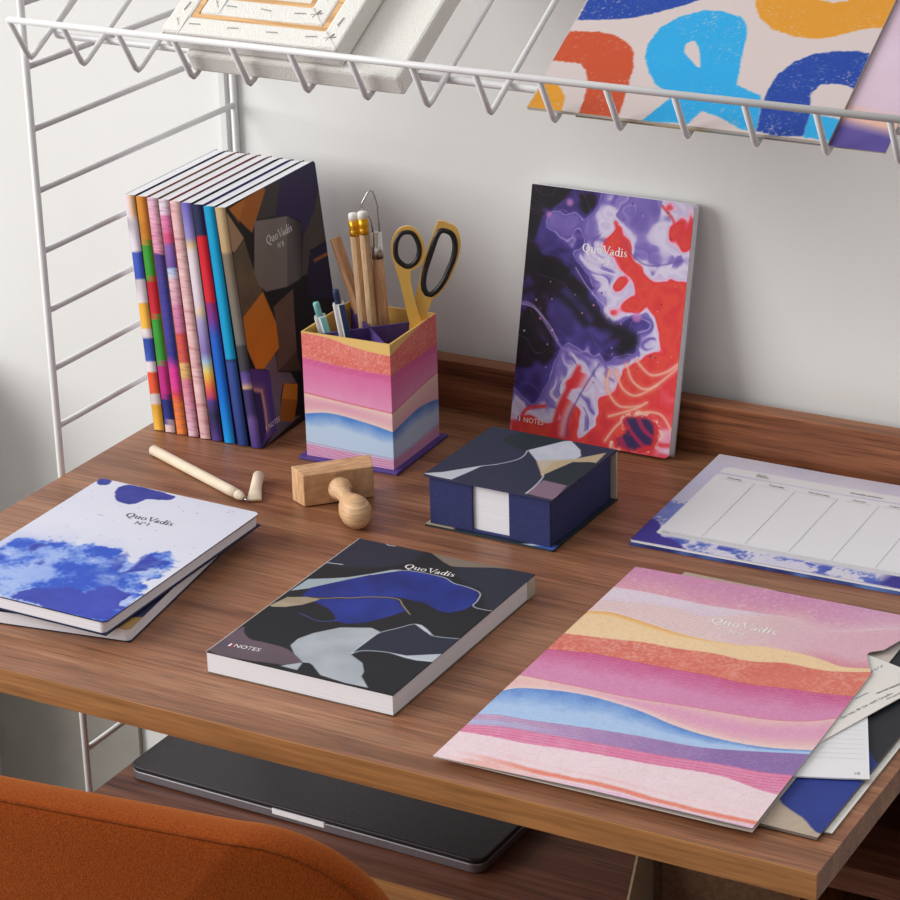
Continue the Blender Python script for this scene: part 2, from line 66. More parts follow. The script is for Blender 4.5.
def printed(name, rough=0.45, spec=0.4, grain=0.05):
    m, N, L, b = new_mat(name, rough, 0, spec)
    at = N.new('ShaderNodeAttribute'); at.attribute_name = 'Ink'
    tc = N.new('ShaderNodeTexCoord'); nz = N.new('ShaderNodeTexNoise'); nz.inputs['Scale'].default_value = 1600
    L.new(tc.outputs['Object'], nz.inputs['Vector'])
    mr = N.new('ShaderNodeMapRange'); mr.inputs['To Min'].default_value = 1 - grain; mr.inputs['To Max'].default_value = 1 + grain
    L.new(nz.outputs['Fac'], mr.inputs['Value'])
    mx = N.new('ShaderNodeMix'); mx.data_type = 'RGBA'; mx.blend_type = 'MULTIPLY'; mx.inputs[0].default_value = 1.0
    L.new(at.outputs['Color'], mx.inputs[6]); L.new(mr.outputs['Result'], mx.inputs[7]); L.new(mx.outputs[2], b.inputs['Base Color'])
    return m
M = {}
M['walnut'] = wood('walnut_veneer', lin(108, 66, 43), lin(150, 100, 70), lin(176, 127, 94), sc=(1.5, 26, 26), fine=(12, 330, 330), rough=.4, spec=.5, distort=.9)
M['walnut_edge'] = wood('walnut_edge_band', lin(156, 104, 60), lin(170, 118, 70), lin(182, 130, 82), sc=(1.2, 16, 16), fine=(14, 300, 300), seed=3.1, rough=.5, pore=.15)
M['walnut_dark'] = wood('walnut_veneer_upstand', lin(96, 54, 34), lin(140, 86, 56), lin(168, 112, 76), sc=(2.4, 40, 60), seed=5.3)
M['walnut_shelf'] = wood('walnut_veneer_shelf', lin(80, 46, 34), lin(118, 72, 54), lin(142, 92, 72), seed=8.8, distort=1.2)
M['beech'] = wood('beech_wood', lin(186, 140, 100), lin(208, 164, 122), lin(222, 182, 142), sc=(14, 120, 14), fine=(90, 700, 90), seed=1.4, rough=.5, pore=.12)
M['beech_turned'] = wood('turned_beech', lin(196, 152, 110), lin(214, 174, 132), lin(228, 192, 154), sc=(30, 30, 200), fine=(60, 60, 900), seed=2.4, rough=.45, pore=.12)
M['pale_wood'] = wood('pale_pencil_wood', lin(196, 158, 118), lin(212, 176, 136), lin(224, 190, 152), sc=(140, 140, 12), fine=(600, 600, 60), seed=4.2, rough=.55, pore=.12)
M['handle_wood'] = wood('tool_handle_wood', lin(182, 134, 98), lin(200, 152, 114), lin(212, 166, 130), sc=(140, 140, 12), fine=(600, 600, 60), seed=6.2, rough=.5, pore=.12)
M['pine'] = wood('stretcher_pine', lin(206, 156, 102), lin(222, 174, 120), lin(232, 190, 140), sc=(6, 90, 90), fine=(20, 500, 500), rough=.6, pore=.12)
M['wall'] = speckle('painted_plaster_wall', lin(229, 229, 227), lin(233, 233, 231), 3, .85, spec=.2, bump=.10, bscale=420)
M['floor'] = speckle('grey_floor', lin(86, 80, 74), lin(96, 90, 84), 8, .6)
M['panel_grey'] = speckle('grey_board', lin(158, 154, 146), lin(164, 160, 152), 30, .8, spec=.2)
M['white_metal'] = speckle('white_lacquered_steel', lin(222, 221, 222), lin(228, 227, 228), 40, .38, spec=.5)
M['print'] = printed('printed_cover', .55, .25)
M['print_matte'] = printed('printed_paper', .7, .25)
M['pages'] = speckle('page_edges', lin(228, 228, 236), lin(243, 243, 248), 1, .8, spec=.15, stretch=(3, 3, 3200), detail=2)
M['paper'] = speckle('white_paper', lin(236, 234, 236), lin(241, 239, 240), 40, .75, spec=.15)
M['paper_grey'] = speckle('grey_card', lin(184, 176, 162), lin(194, 186, 172), 90, .8, spec=.15)
M['kraft'] = speckle('kraft_board', lin(168, 146, 122), lin(182, 160, 136), 260, .85, spec=.1)
M['kraft_dark'] = speckle('brown_suede_board', lin(108, 82, 62), lin(124, 96, 74), 260, .9, spec=.1)
M['white_ink'] = speckle('white_foil', lin(240, 238, 238), lin(246, 244, 244), 90, .4)
M['silver_ink'] = speckle('silver_foil', lin(196, 192, 192), lin(206, 202, 202), 90, .4)
M['black_ink'] = speckle('black_ink', lin(28, 28, 34), lin(34, 34, 40), 90, .5)
M['grey_ink'] = speckle('grey_ink', lin(110, 110, 118), lin(120, 120, 128), 90, .5)
M['rule_ink'] = speckle('pale_rule_ink', lin(188, 188, 194), lin(194, 194, 200), 90, .6)
M['blue_ink'] = speckle('blue_ink', lin(30, 90, 150), lin(40, 100, 160), 90, .5)
M['red_ink'] = speckle('red_ink', lin(200, 40, 40), lin(210, 50, 50), 90, .5)
M['flag_blue'] = speckle('flag_blue_ink', lin(40, 60, 150), lin(50, 70, 160), 90, .5)
M['purple_card'] = speckle('purple_card', lin(82, 62, 134), lin(90, 70, 142), 200, .6, spec=.3)
M['navy_card'] = speckle('navy_card', lin(44, 50, 98), lin(50, 56, 104), 300, .6, spec=.3)
M['gold'] = speckle('gold_steel', lin(238, 190, 92), lin(244, 198, 104), 30, .36, metal=.15)
M['black_rubber'] = speckle('black_rubber', lin(24, 24, 26), lin(32, 32, 34), 80, .35)
M['steel'] = speckle('steel', lin(190, 188, 184), lin(204, 202, 198), 60, .25, metal=1.0)
M['brass'] = speckle('brass_ferrule', lin(222, 160, 30), lin(236, 180, 50), 300, .3, metal=.7)
M['eraser'] = speckle('white_eraser', lin(236, 233, 230), lin(242, 239, 236), 120, .7)
M['plastic_white'] = speckle('white_plastic', lin(226, 226, 228), lin(232, 232, 234), 40, .35)
M['teal'] = speckle('teal_plastic', lin(120, 190, 188), lin(128, 198, 196), 40, .4)
M['navy'] = speckle('navy_plastic', lin(34, 52, 92), lin(40, 58, 98), 40, .4)
M['aluminium'] = speckle('grey_aluminium', lin(66, 63, 68), lin(72, 69, 74), 300, .32, metal=.8)
M['aluminium_rim'] = speckle('grey_aluminium_side', lin(140, 136, 142), lin(148, 144, 150), 300, .35, metal=.8)
M['notch_gleam'] = speckle('painted_notch_gleam', lin(244, 244, 248), lin(250, 250, 252), 60, .25)  # near-white base colour paints in the reflection on the laptop notch
M['dark_gap'] = speckle('dark_gap', lin(22, 22, 24), lin(28, 28, 30), 60, .6)
M['canvas'] = speckle('primed_canvas', lin(238, 236, 230), lin(246, 244, 239), 900, .85, spec=.15, bump=.6)
M['paper_pen'] = speckle('cream_paper_barrel', lin(224, 208, 184), lin(232, 217, 194), 80, .65, spec=.2)
m_, N_, L_, b_ = new_mat('orange_wool_fabric', .9, 0, .15)
tc_ = N_.new('ShaderNodeTexCoord'); nz_ = N_.new('ShaderNodeTexNoise'); nz_.inputs['Scale'].default_value = 900; nz_.inputs['Detail'].default_value = 4
L_.new(tc_.outputs['Object'], nz_.inputs['Vector']); cr_ = N_.new('ShaderNodeValToRGB')
cr_.color_ramp.elements[0].color = lin(116, 46, 8); cr_.color_ramp.elements[0].position = .3
cr_.color_ramp.elements[1].color = lin(158, 72, 18); cr_.color_ramp.elements[1].position = .7
L_.new(nz_.outputs['Fac'], cr_.inputs['Fac']); L_.new(cr_.outputs['Color'], b_.inputs['Base Color'])
bp_ = N_.new('ShaderNodeBump'); bp_.inputs['Strength'].default_value = .5; bp_.inputs['Distance'].default_value = .001
L_.new(nz_.outputs['Fac'], bp_.inputs['Height']); L_.new(bp_.outputs['Normal'], b_.inputs['Normal'])
b_.inputs['Sheen Weight'].default_value = .35; b_.inputs['Sheen Tint'].default_value = lin(255, 170, 90)
M['wool'] = m_
M['wool_seam'] = speckle('orange_wool_seam', lin(112, 52, 16), lin(132, 64, 22), 300, .95, spec=.1)

# ------------------------------------------------------------------ mesh builder
class MB:
    def __init__(s): s.v = []; s.f = []; s.mi = []; s.c = {}
    def add(s, verts, faces, mi=0):
        o = len(s.v); s.v.extend([tuple(map(float, q)) for q in verts])
        for f in faces: s.f.append(tuple(o + i for i in f)); s.mi.append(mi)
        return o
    def box(s, x0, x1, y0, y1, z0, z1, mi=0):
        s.add([(x0,y0,z0),(x1,y0,z0),(x1,y1,z0),(x0,y1,z0),(x0,y0,z1),(x1,y0,z1),(x1,y1,z1),(x0,y1,z1)],
              [(3,2,1,0),(4,5,6,7),(0,1,5,4),(1,2,6,5),(2,3,7,6),(3,0,4,7)], mi)
    def prism(s, poly, z0, z1, mi=0):
        n = len(poly)
        a = sum(poly[i][0]*poly[(i+1)%n][1]-poly[(i+1)%n][0]*poly[i][1] for i in range(n))
        if a < 0: poly = poly[::-1]
        s.add([(x,y,z0) for x,y in poly]+[(x,y,z1) for x,y in poly],
              [tuple(range(n-1,-1,-1)), tuple(range(n,2*n))]+[(i,(i+1)%n,n+(i+1)%n,n+i) for i in range(n)], mi)
    def tube(s, path, r, seg=10, mi=0, caps=True, closed=False):
        P = [Vector(q) for q in path]; n = len(P)
        rr = r if isinstance(r, (list, tuple)) else [r]*n
        T = []
        for i in range(n):
            if closed: t = P[(i+1)%n]-P[i-1]
            else: t = P[min(i+1,n-1)]-P[max(i-1,0)]
            T.append(t.normalized())
        ref = Vector((0,0,1)) if abs(T[0].z) < .9 else Vector((1,0,0))
        u = T[0].cross(ref).normalized(); vs = []
        for i in range(n):
            u = (u - T[i]*u.dot(T[i])).normalized(); w = T[i].cross(u)
            for k in range(seg):
                a = 2*math.pi*k/seg; vs.append(P[i]+rr[i]*(math.cos(a)*u+math.sin(a)*w))
        fs = []
        for i in range(n if closed else n-1):
            j = (i+1) % n
            for k in range(seg): fs.append((i*seg+k, i*seg+(k+1)%seg, j*seg+(k+1)%seg, j*seg+k))
        if caps and not closed:
            fs.append(tuple(range(seg-1,-1,-1))); fs.append(tuple((n-1)*seg+k for k in range(seg)))
        s.add(vs, fs, mi)
    def annulus(s, outer, inner, z0, z1, mi=0):
        n = len(outer)
        vs = [(x,y,z0) for x,y in outer]+[(x,y,z0) for x,y in inner]+[(x,y,z1) for x,y in outer]+[(x,y,z1) for x,y in inner]
        fs = []
        for i in range(n):
            j = (i+1)%n
            fs += [(i,n+i,n+j,j), (2*n+i,2*n+j,3*n+j,3*n+i), (i,j,2*n+j,2*n+i), (n+i,3*n+i,3*n+j,n+j)]
        s.add(vs, fs, mi)
    def build(s, name, mats, parent=None, smooth=False, mat4=None, bevel=0):
        me = bpy.data.meshes.new(name); me.from_pydata(s.v, [], s.f)
        mats = mats if isinstance(mats, (list, tuple)) else [mats]
        for m in mats: me.materials.append(m)
        if len(mats) > 1: me.polygons.foreach_set('material_index', s.mi)
        if smooth: me.polygons.foreach_set('use_smooth', [True]*len(s.f))
        return link(name, me, parent, mat4, bevel)
def link(name, me, parent=None, mat4=None, bevel=0):
    me.update(); o = bpy.data.objects.new(name, me); COL.objects.link(o)
    if parent is not None: o.parent = parent
    if mat4 is not None: o.matrix_basis = mat4
    if bevel:
        b = o.modifiers.new('bevel', 'BEVEL'); b.width = bevel; b.segments = 2; b.limit_method = 'ANGLE'; b.angle_limit = .7
    return o
def weld_smooth(o, ang=40):
    o.data.set_sharp_from_angle(angle=math.radians(ang)) if hasattr(o.data, 'set_sharp_from_angle') else None
def thing(name, label, cat, mat4=None, group=None):
    o = bpy.data.objects.new(name, None); COL.objects.link(o); o.empty_display_size = .02
    if mat4 is not None: o.matrix_basis = mat4
    return tag(o, label, cat, group)
def tag(o, label, cat, group=None):
    o['label'] = label; o['category'] = cat
    if group: o['group'] = group
    return o
def struct(o): o['kind'] = 'structure'; return o
def frame(o, e1, e2):
    o = Vector(o) + Vector((0,0,ZD)); e1 = Vector(e1).normalized(); e2 = Vector(e2); e2 = (e2 - e1*e1.dot(e2)).normalized(); n = e1.cross(e2)
    m = Matrix.Identity(4)
    for i, a in enumerate((e1, e2, n)):
        for r in range(3): m[r][i] = a[r]
    m.translation = o
    return m
def at(x, y, z=0, rz=0): return Matrix.Translation((x, y, z+ZD)) @ Matrix.Rotation(rz, 4, 'Z')

# ------------------------------------------------------------------ ink painting (per-vertex print colour)
def vnoise(U, V, seed=0):
    iu = np.floor(U).astype(np.int64); iv = np.floor(V).astype(np.int64); fu = U-iu; fv = V-iv
    fu = fu*fu*(3-2*fu); fv = fv*fv*(3-2*fv)
    def h(a, b):
        n = (a*374761393 + b*668265263 + seed*1442695041) & 0x7fffffff
        n = ((n ^ (n >> 13))*1274126177) & 0x7fffffff
        n = (n ^ (n >> 16)) & 0xffff
        return n/65535.0
    return (h(iu,iv)*(1-fu)+h(iu+1,iv)*fu)*(1-fv)+(h(iu,iv+1)*(1-fu)+h(iu+1,iv+1)*fu)*fv
def fbm(U, V, sc, seed=0, oct=4, su=1.0, sv=1.0):
    a = 0; w = .5; t = 0; s = 1.0/sc
    for k in range(oct):
        a = a + w*vnoise(U*s*su+17.3*k, V*s*sv+9.1*k, seed+k); t += w; w *= .5; s *= 2.03
    return a/t
def crom(pts, closed=True, sub=5):
    P = np.array(pts, float); n = len(P); out = []
    rngk = range(n) if closed else range(n-1)
    for i in rngk:
        if closed: a, b, c, d = P[i-1], P[i], P[(i+1)%n], P[(i+2)%n]
        else: a, b, c, d = P[max(i-1,0)], P[i], P[i+1], P[min(i+2,n-1)]
        for k in range(sub):
            t = k/sub
            out.append(.5*((2*b)+(-a+c)*t+(2*a-5*b+4*c-d)*t*t+(-a+3*b-3*c+d)*t**3))
    if not closed: out.append(P[-1])
    return np.array(out)
class Art:
    def __init__(s, w, h, step, base, umax=None):
        s.w, s.h = w, h; s.nu = max(2, int(round(w/step))+1); s.nv = max(2, int(round(h/step))+1)
        u = np.linspace(0, 1, s.nu); v = np.linspace(0, h, s.nv)
        s.U, s.V = np.meshgrid(u*w, v)
        if umax is not None: s.U = s.U/w*umax(s.V)
        s.img = np.empty((s.nv, s.nu, 3)); s.img[:] = base; s.step = step
    def mix(s, cov, col):
        col = np.asarray(col, float)
        if col.ndim == 1: col = col[None, None, :]
        s.img[:] = s.img*(1-cov[..., None]) + col*cov[..., None]
    def sd(s, pts, U, V):
        P = np.array(pts, float); d2 = np.full(U.shape, 1e9); ins = np.zeros(U.shape, bool)
        for i in range(len(P)):
            a = P[i]; b = P[(i+1) % len(P)]; e = b-a; L = e@e+1e-12
            t = np.clip(((U-a[0])*e[0]+(V-a[1])*e[1])/L, 0, 1)
            d2 = np.minimum(d2, (U-a[0]-t*e[0])**2+(V-a[1]-t*e[1])**2)
            c = ((a[1] > V) != (b[1] > V))
            with np.errstate(divide='ignore', invalid='ignore'):
                x = a[0]+(V-a[1])*e[0]/(e[1] if abs(e[1]) > 1e-9 else 1e-9)
            ins ^= c & (U < x)
        d = np.sqrt(d2); return np.where(ins, -d, d)
    def box(s, pts, mg):
        P = np.array(pts); lo = P.min(0)-mg; hi = P.max(0)+mg
        ok = (s.U >= lo[0]) & (s.U <= hi[0]) & (s.V >= lo[1]) & (s.V <= hi[1])
        r = np.where(ok.any(1))[0]; c = np.where(ok.any(0))[0]
        if not len(r) or not len(c): return None
        return slice(r[0], r[-1]+1), slice(c[0], c[-1]+1)
    def cover(s, pts, soft=.7, smooth=False, warp=0, wsc=10, seed=1):
        if smooth: pts = crom(pts)
        q = s.box(pts, soft+warp*2+1); cov = np.zeros(s.U.shape)
        if q is None: return cov
        U = s.U[q]; V = s.V[q]
        if warp:
            U2 = U+warp*2*(fbm(U, V, wsc, seed)-.5); V2 = V+warp*2*(fbm(U, V, wsc, seed+50)-.5)
        else: U2, V2 = U, V
        cov[q] = np.clip(.5-s.sd(pts, U2, V2)/soft, 0, 1)
        return cov
    def fill(s, pts, col, soft=.7, smooth=False, warp=0, wsc=10, seed=1, alpha=1.0):
        s.mix(s.cover(pts, soft, smooth, warp, wsc, seed)*alpha, col)
    def line(s, pts, width, col, smooth=True, soft=.6, alpha=1.0):
        if smooth: pts = crom(pts, False)
        q = s.box(pts, width+soft+1)
        if q is None: return
        U = s.U[q]; V = s.V[q]; P = np.array(pts); d2 = np.full(U.shape, 1e9); n = len(P)
        for i in range(n-1):
            a = P[i]; e = P[i+1]-a; L = e@e+1e-12; t = np.clip(((U-a[0])*e[0]+(V-a[1])*e[1])/L, 0, 1)
            d2 = np.minimum(d2, (U-a[0]-t*e[0])**2+(V-a[1]-t*e[1])**2)
        cov = np.zeros(s.U.shape); cov[q] = np.clip(.5+(width/2-np.sqrt(d2))/soft, 0, 1)*alpha
        s.mix(cov, col)
    def curve(s, pts, U=None):
        P = crom(pts, False, 6); o = np.argsort(P[:, 0]); P = P[o]; U = s.U if U is None else U
        lo = np.interp(U, P[:, 0], P[:, 1])
        k0 = (P[3, 1]-P[0, 1])/max(P[3, 0]-P[0, 0], 1e-3); k1 = (P[-1, 1]-P[-4, 1])/max(P[-1, 0]-P[-4, 0], 1e-3)
        lo = np.where(U < P[0, 0], P[0, 1]+k0*(U-P[0, 0]), lo); return np.where(U > P[-1, 0], P[-1, 1]+k1*(U-P[-1, 0]), lo)
    def below(s, c, col, soft=.7, alpha=1.0):            # everything with v < curve
        s.mix(np.clip(.5+(c-s.V)/soft, 0, 1)*alpha, col)
def lerp3(a, b, t):
    return np.asarray(a, float)*(1-t[..., None])+np.asarray(b, float)*t[..., None]

def plate(name, art, th, parent, mats=None, mat4=None, rounds=(), r=4.0, zfun=None, extras=(), edge=None):
    """thin printed sheet; art grid on top (+z), underside and edge closed. extras: (verts2d mm, faces, material slot)"""
    U, V = art.U.copy(), art.V.copy(); w, h = art.w, art.h
    for c in rounds:
        cx = r if c[0] == 'l' else w-r; cy = r if c[1] == 'b' else h-r
        m = ((U < cx) if c[0] == 'l' else (U > cx)) & ((V < cy) if c[1] == 'b' else (V > cy))
        d = np.hypot(U-cx, V-cy); mx_ = np.maximum(np.abs(U-cx), np.abs(V-cy)); k = np.where(m & (d > 1e-6), mx_/np.maximum(d, 1e-6), 1)
        U = np.where(m, cx+(U-cx)*k, U); V = np.where(m, cy+(V-cy)*k, V)
    Z = np.full(U.shape, th) + (zfun(U, V) if zfun else 0)
    nv, nu = U.shape; n = nu*nv
    top = np.stack([U/1000, V/1000, Z], -1).reshape(-1, 3)
    idx = np.arange(n).reshape(nv, nu)
    ring = np.concatenate([idx[0, :], idx[1:, -1], idx[-1, -2::-1], idx[-2:0:-1, 0]])
    low = top[ring].copy(); low[:, 2] -= th; m = len(ring); rim = top[ring].copy(); rim[:, 2] -= .00002
    verts = np.concatenate([top, low])
    quads = np.stack([idx[:-1, :-1], idx[:-1, 1:], idx[1:, 1:], idx[1:, :-1]], -1).reshape(-1, 4)
    a = np.arange(m); b = (a+1) % m
    nr = n+m+((n-m) if zfun is not None else 0)          # index of the rim ring, appended last
    sides = np.stack([n+a, n+b, nr+b, nr+a], -1)
    # underside: strips between opposite ring points
    bl = []
    bot = lambda i: n+i                       # ring index along v=0 : 0..nu-1
    left = [0]+[m-1-k for k in range(nv-1)]   # ring positions up the left side
    right = [nu-1+k for k in range(nv)]
    inner = None
    if zfun is None:
        for k in range(nv-1): bl.append((n+left[k], n+left[k+1], n+right[k+1], n+right[k]))
    else:                                     # curved sheet: its own underside grid
        bi = np.full(n, -1); bi[ring] = n+np.arange(m); rest = np.where(bi < 0)[0]; bi[rest] = n+m+np.arange(len(rest))
        inner = top[rest].copy(); inner[:, 2] -= th
        bl = bi[quads][:, ::-1]
    # close the small ends exactly (first and last rows are collinear with ring rows)
    if inner is not None: verts = np.concatenate([verts, inner])
    verts = np.concatenate([verts, rim])
    cols = art.img.reshape(-1, 3); rc = cols[ring] if edge is None else np.tile(np.array(edge, float), (m, 1))
    allc = np.concatenate([cols, rc])
    if inner is not None: allc = np.concatenate([allc, np.tile(np.array(edge if edge is not None else (225, 222, 222), float), (len(inner), 1))])
    allc = np.concatenate([allc, rc])
    faces = np.concatenate([quads, sides, np.array(bl)])
    mi = np.zeros(len(faces), np.int32)
    loops = faces.reshape(-1); starts = np.arange(len(faces))*4; totals = np.full(len(faces), 4)
    vlist = [verts]; clist = [allc]; base = len(verts)
    for (ev, ef, slot) in extras:
        ev = np.asarray(ev, float); 
        ccw = []
        for q in ef:
            ar = sum(ev[q[i], 0]*ev[q[(i+1) % len(q)], 1]-ev[q[(i+1) % len(q)], 0]*ev[q[i], 1] for i in range(len(q)))
            ccw.append(tuple(q) if ar > 0 else tuple(q)[::-1])
        ef = ccw; lay = np.zeros(len(ev))
        for i_, q in enumerate(ef): lay[list(q)] = (i_ % 7)*.000004
        zz = lay+th+.00015+(zfun(ev[:, 0], ev[:, 1]) if zfun else 0)
        vlist.append(np.stack([ev[:, 0]/1000, ev[:, 1]/1000, np.zeros(len(ev))+zz], -1)); clist.append(np.full((len(ev), 3), 128.0))
        lf = np.concatenate([np.array(f)+base for f in ef]); tt = np.array([len(f) for f in ef]); ss = np.concatenate([[0], np.cumsum(tt)[:-1]])+len(loops)
        loops = np.concatenate([loops, lf]); starts = np.concatenate([starts, ss]); totals = np.concatenate([totals, tt]); mi = np.concatenate([mi, np.full(len(ef), slot, np.int32)])
        base += len(ev)
    verts = np.concatenate(vlist); allc = np.concatenate(clist)
    me = bpy.data.meshes.new(name); me.vertices.add(len(verts)); me.vertices.foreach_set('co', verts.reshape(-1).astype(np.float32))
    me.loops.add(len(loops)); me.loops.foreach_set('vertex_index', loops.astype(np.int32))
    me.polygons.add(len(starts)); me.polygons.foreach_set('loop_start', starts.astype(np.int32))
    try: me.polygons.foreach_set('loop_total', totals.astype(np.int32))
    except Exception: pass
    for mm in (mats or [M['print']]): me.materials.append(mm)
    me.polygons.foreach_set('material_index', mi)
    me.update(calc_edges=True); me.validate()
    at_ = me.color_attributes.new('Ink', 'FLOAT_COLOR', 'POINT')
    rgba = np.ones((len(verts), 4), np.float32); rgba[:, :3] = s2l(np.clip(allc, 0, 255))
    at_.data.foreach_set('color', rgba.reshape(-1))
    return link(name, me, parent, mat4)

# ------------------------------------------------------------------ lettering
def ribbon(path, widths):
    P = np.array(path, float); T = np.gradient(P, axis=0); T /= np.linalg.norm(T, axis=1)[:, None]+1e-9
    Nn = np.stack([-T[:, 1], T[:, 0]], 1); w = np.array(widths)[:, None]/2
    n = len(P); return np.concatenate([P+Nn*w, P-Nn*w]), [(i, i+1, n+i+1, n+i)[::-1] for i in range(n-1)]
def serif_word(x0, y0, x1, y1):
    """QuoVadis in a high-contrast roman; baseline from (x0,y0) to (x1,y1) mm"""
    V, Fc = [], []
    def add(v, f):
        o = len(V); V.extend([tuple(q) for q in v]); Fc.extend([tuple(o+i for i in q) for q in f])
    def rect(a, b, c, d): a, b, c, d = a-.006, b-.008, c+.006, d+.008; add([(a,b),(c,b),(c,d),(a,d)], [(0,1,2,3)])
    def ring(cx, cy, rx, ry, t, h, n=28):
        o = [(cx+rx*math.cos(2*math.pi*k/n), cy+ry*math.sin(2*math.pi*k/n)) for k in range(n)]
        t += .015; h += .02; i = [(cx+(rx-t)*math.cos(2*math.pi*k/n), cy+(ry-h)*math.sin(2*math.pi*k/n)) for k in range(n)]
        add(o+i, [(k, (k+1)%n, n+(k+1)%n, n+k) for k in range(n)])
    def quad(*q): add(q, [tuple(range(len(q)))])
    x = 0.0
    ring(.36, .35, .35, .37, .12, .04); v, f = ribbon([(.34,.0),(.45,-.10),(.6,-.17),(.76,-.13)], [.05,.1,.09,.03]); add(v, f); x = .80
    rect(x+.06,.1,x+.16,.45); rect(x,.42,x+.1,.45); v, f = ribbon([(x+.11,.14),(x+.14,.04),(x+.22,.0),(x+.32,.05),(x+.36,.12)], [.1,.08,.06,.03,.03]); add(v, f)
    rect(x+.35,0,x+.45,.45); rect(x+.28,.42,x+.36,.45); rect(x+.44,0,x+.52,.03); x += .58
    ring(x+.23, .22, .23, .24, .09, .03); x += .56
    quad((x,.7),(x+.13,.7),(x+.36,0),(x+.32,0),(x+.3,.03)); quad((x+.31,0),(x+.375,.0),(x+.63,.7),(x+.56,.7)); rect(x-.06,.68,x+.22,.71); rect(x+.5,.68,x+.7,.71); x += .66
    v, f = ribbon([(x+.05,.36),(x+.1,.43),(x+.2,.455),(x+.28,.40),(x+.29,.3)], [.07,.05,.03,.06,.09]); add(v, f)
    rect(x+.245,.04,x+.335,.32); ring(x+.15, .13, .15, .14, .08, .03, 20); rect(x+.32,0,x+.41,.035); x += .46
    ring(x+.2, .22, .2, .235, .085, .03); rect(x+.32,0,x+.415,.74); rect(x+.26,.71,x+.33,.74); rect(x+.41,0,x+.48,.03); x += .53
    rect(x+.06,0,x+.155,.45); rect(x,.42,x+.07,.45); rect(x,0,x+.22,.03); ring(x+.105,.62,.065,.065,.06,.06,12); x += .27
    v, f = ribbon([(x+.29,.36),(x+.24,.44),(x+.14,.44),(x+.06,.35),(x+.14,.26),(x+.24,.2),(x+.3,.1),(x+.2,.015),(x+.1,.02),(x+.03,.12)], [.05,.03,.05,.09,.1,.1,.09,.05,.03,.05]); add(v, f); x += .32
    k = math.hypot(x1-x0, y1-y0)/x; a = math.atan2(y1-y0, x1-x0); ca, sa = math.cos(a), math.sin(a)
    return [(x0+k*(p*ca-q*sa), y0+k*(p*sa+q*ca)) for p, q in V], Fc
def sans(txt, x0, y0, x1, y1, hs=1.0):
    cu = bpy.data.curves.new('t', 'FONT'); cu.body = txt; cu.resolution_u = 2; ob = bpy.data.objects.new('t', cu); COL.objects.link(ob)
    dg = bpy.context.evaluated_depsgraph_get(); dg.update(); me = ob.evaluated_get(dg).to_mesh()
    v = [(q.co.x, q.co.y) for q in me.vertices]; f = [tuple(p.vertices) for p in me.polygons]
    bpy.data.objects.remove(ob); bpy.data.curves.remove(cu)
    xs = [q[0] for q in v]; mn, mx2 = min(xs), max(xs)
    k = math.hypot(x1-x0, y1-y0)/(mx2-mn); a = math.atan2(y1-y0, x1-x0); ca, sa = math.cos(a), math.sin(a)
    return [(x0+k*((p-mn)*ca-q*hs*sa), y0+k*((p-mn)*sa+q*hs*ca)) for p, q in v], f
def rectx(x0, y0, x1, y1): return [(x0,y0),(x1,y0),(x1,y1),(x0,y1)], [(0,1,2,3)]
def linex(x0, y0, x1, y1, w):
    d = math.hypot(x1-x0, y1-y0); nx, ny = -(y1-y0)/d*w/2, (x1-x0)/d*w/2
    return [(x0-nx,y0-ny),(x1-nx,y1-ny),(x1+nx,y1+ny),(x0+nx,y0+ny)], [(0,1,2,3)]
def marks(num, title, no=None, notes=None, flag=None):
    out = []; (a, b), (c, d) = title; v, f = serif_word(a, b, c, d); out.append((v, f, 1))
    if no: v, f = sans('N\u00b0'+num, no[0][0], no[0][1], no[1][0], no[1][1], 1.05); out.append((v, f, 1))
    if notes: v, f = sans('NOTES', notes[0][0], notes[0][1], notes[1][0], notes[1][1], 1.05); out.append((v, f, 1))
    if flag:
        (x0, y0), (x1, y1) = flag; h = 4.2; w = (x1-x0)/3
        for k, sl in enumerate((2, 1, 3)): v, f = rectx(x0+k*w, y0, x0+(k+1)*w, y0+h); out.append((v, f, sl))
    return out
FLAGM = [M['print'], M['white_ink'], M['flag_blue'], M['red_ink']]

# ================================================================== SETTING
mb = MB(); mb.box(-2.6, 2.6, .605, .70, -ZD, 1.9); struct(mb.build('wall_back', M['wall'], mat4=at(0,0)))
mb = MB(); mb.box(-2.6, 2.6, -3.0, .605, -ZD-.05, -ZD); struct(mb.build('floor', M['floor'], mat4=at(0,0)))
mb = MB(); mb.box(-.346, -.1680, .599, .6045, -.74, -.25); o = mb.build('grey_board', M['panel_grey'], mat4=at(0,0))
tag(o, 'plain grey board standing against the wall left of the desk legs', 'board')

cbn = thing('shadow_cabinet', 'low white cabinet, mostly unseen, added at the left edge to cast a wall shadow', 'cabinet', at(-.826, .460, -ZD))  # mostly out of view; added to throw the soft shadow on the wall
mb = MB(); mb.box(0, .475, .012, .1440, .06, .688); mb.build('carcass', M['wall'], cbn); mb = MB(); mb.box(0, .477, 0, .1440, .688, .706); mb.build('cabinet_top', M['wall'], cbn)
mb = MB(); mb.box(.01, .465, .03, .1440, 0, .06); mb.build('plinth', M['wall'], cbn)
for x0, x1 in ((.003, .236), (.239, .472)):
    mb = MB(); mb.box(x0, x1, 0, .012, .064, .685); dd = mb.build('door', M['wall'], cbn)
    mb = MB(); mb.tube([(x0+(.20 if x0 < .1 else .03), -.012, .5), (x0+(.20 if x0 < .1 else .03), 0, .5)], .006, 12); mb.build('knob', M['steel'], dd)
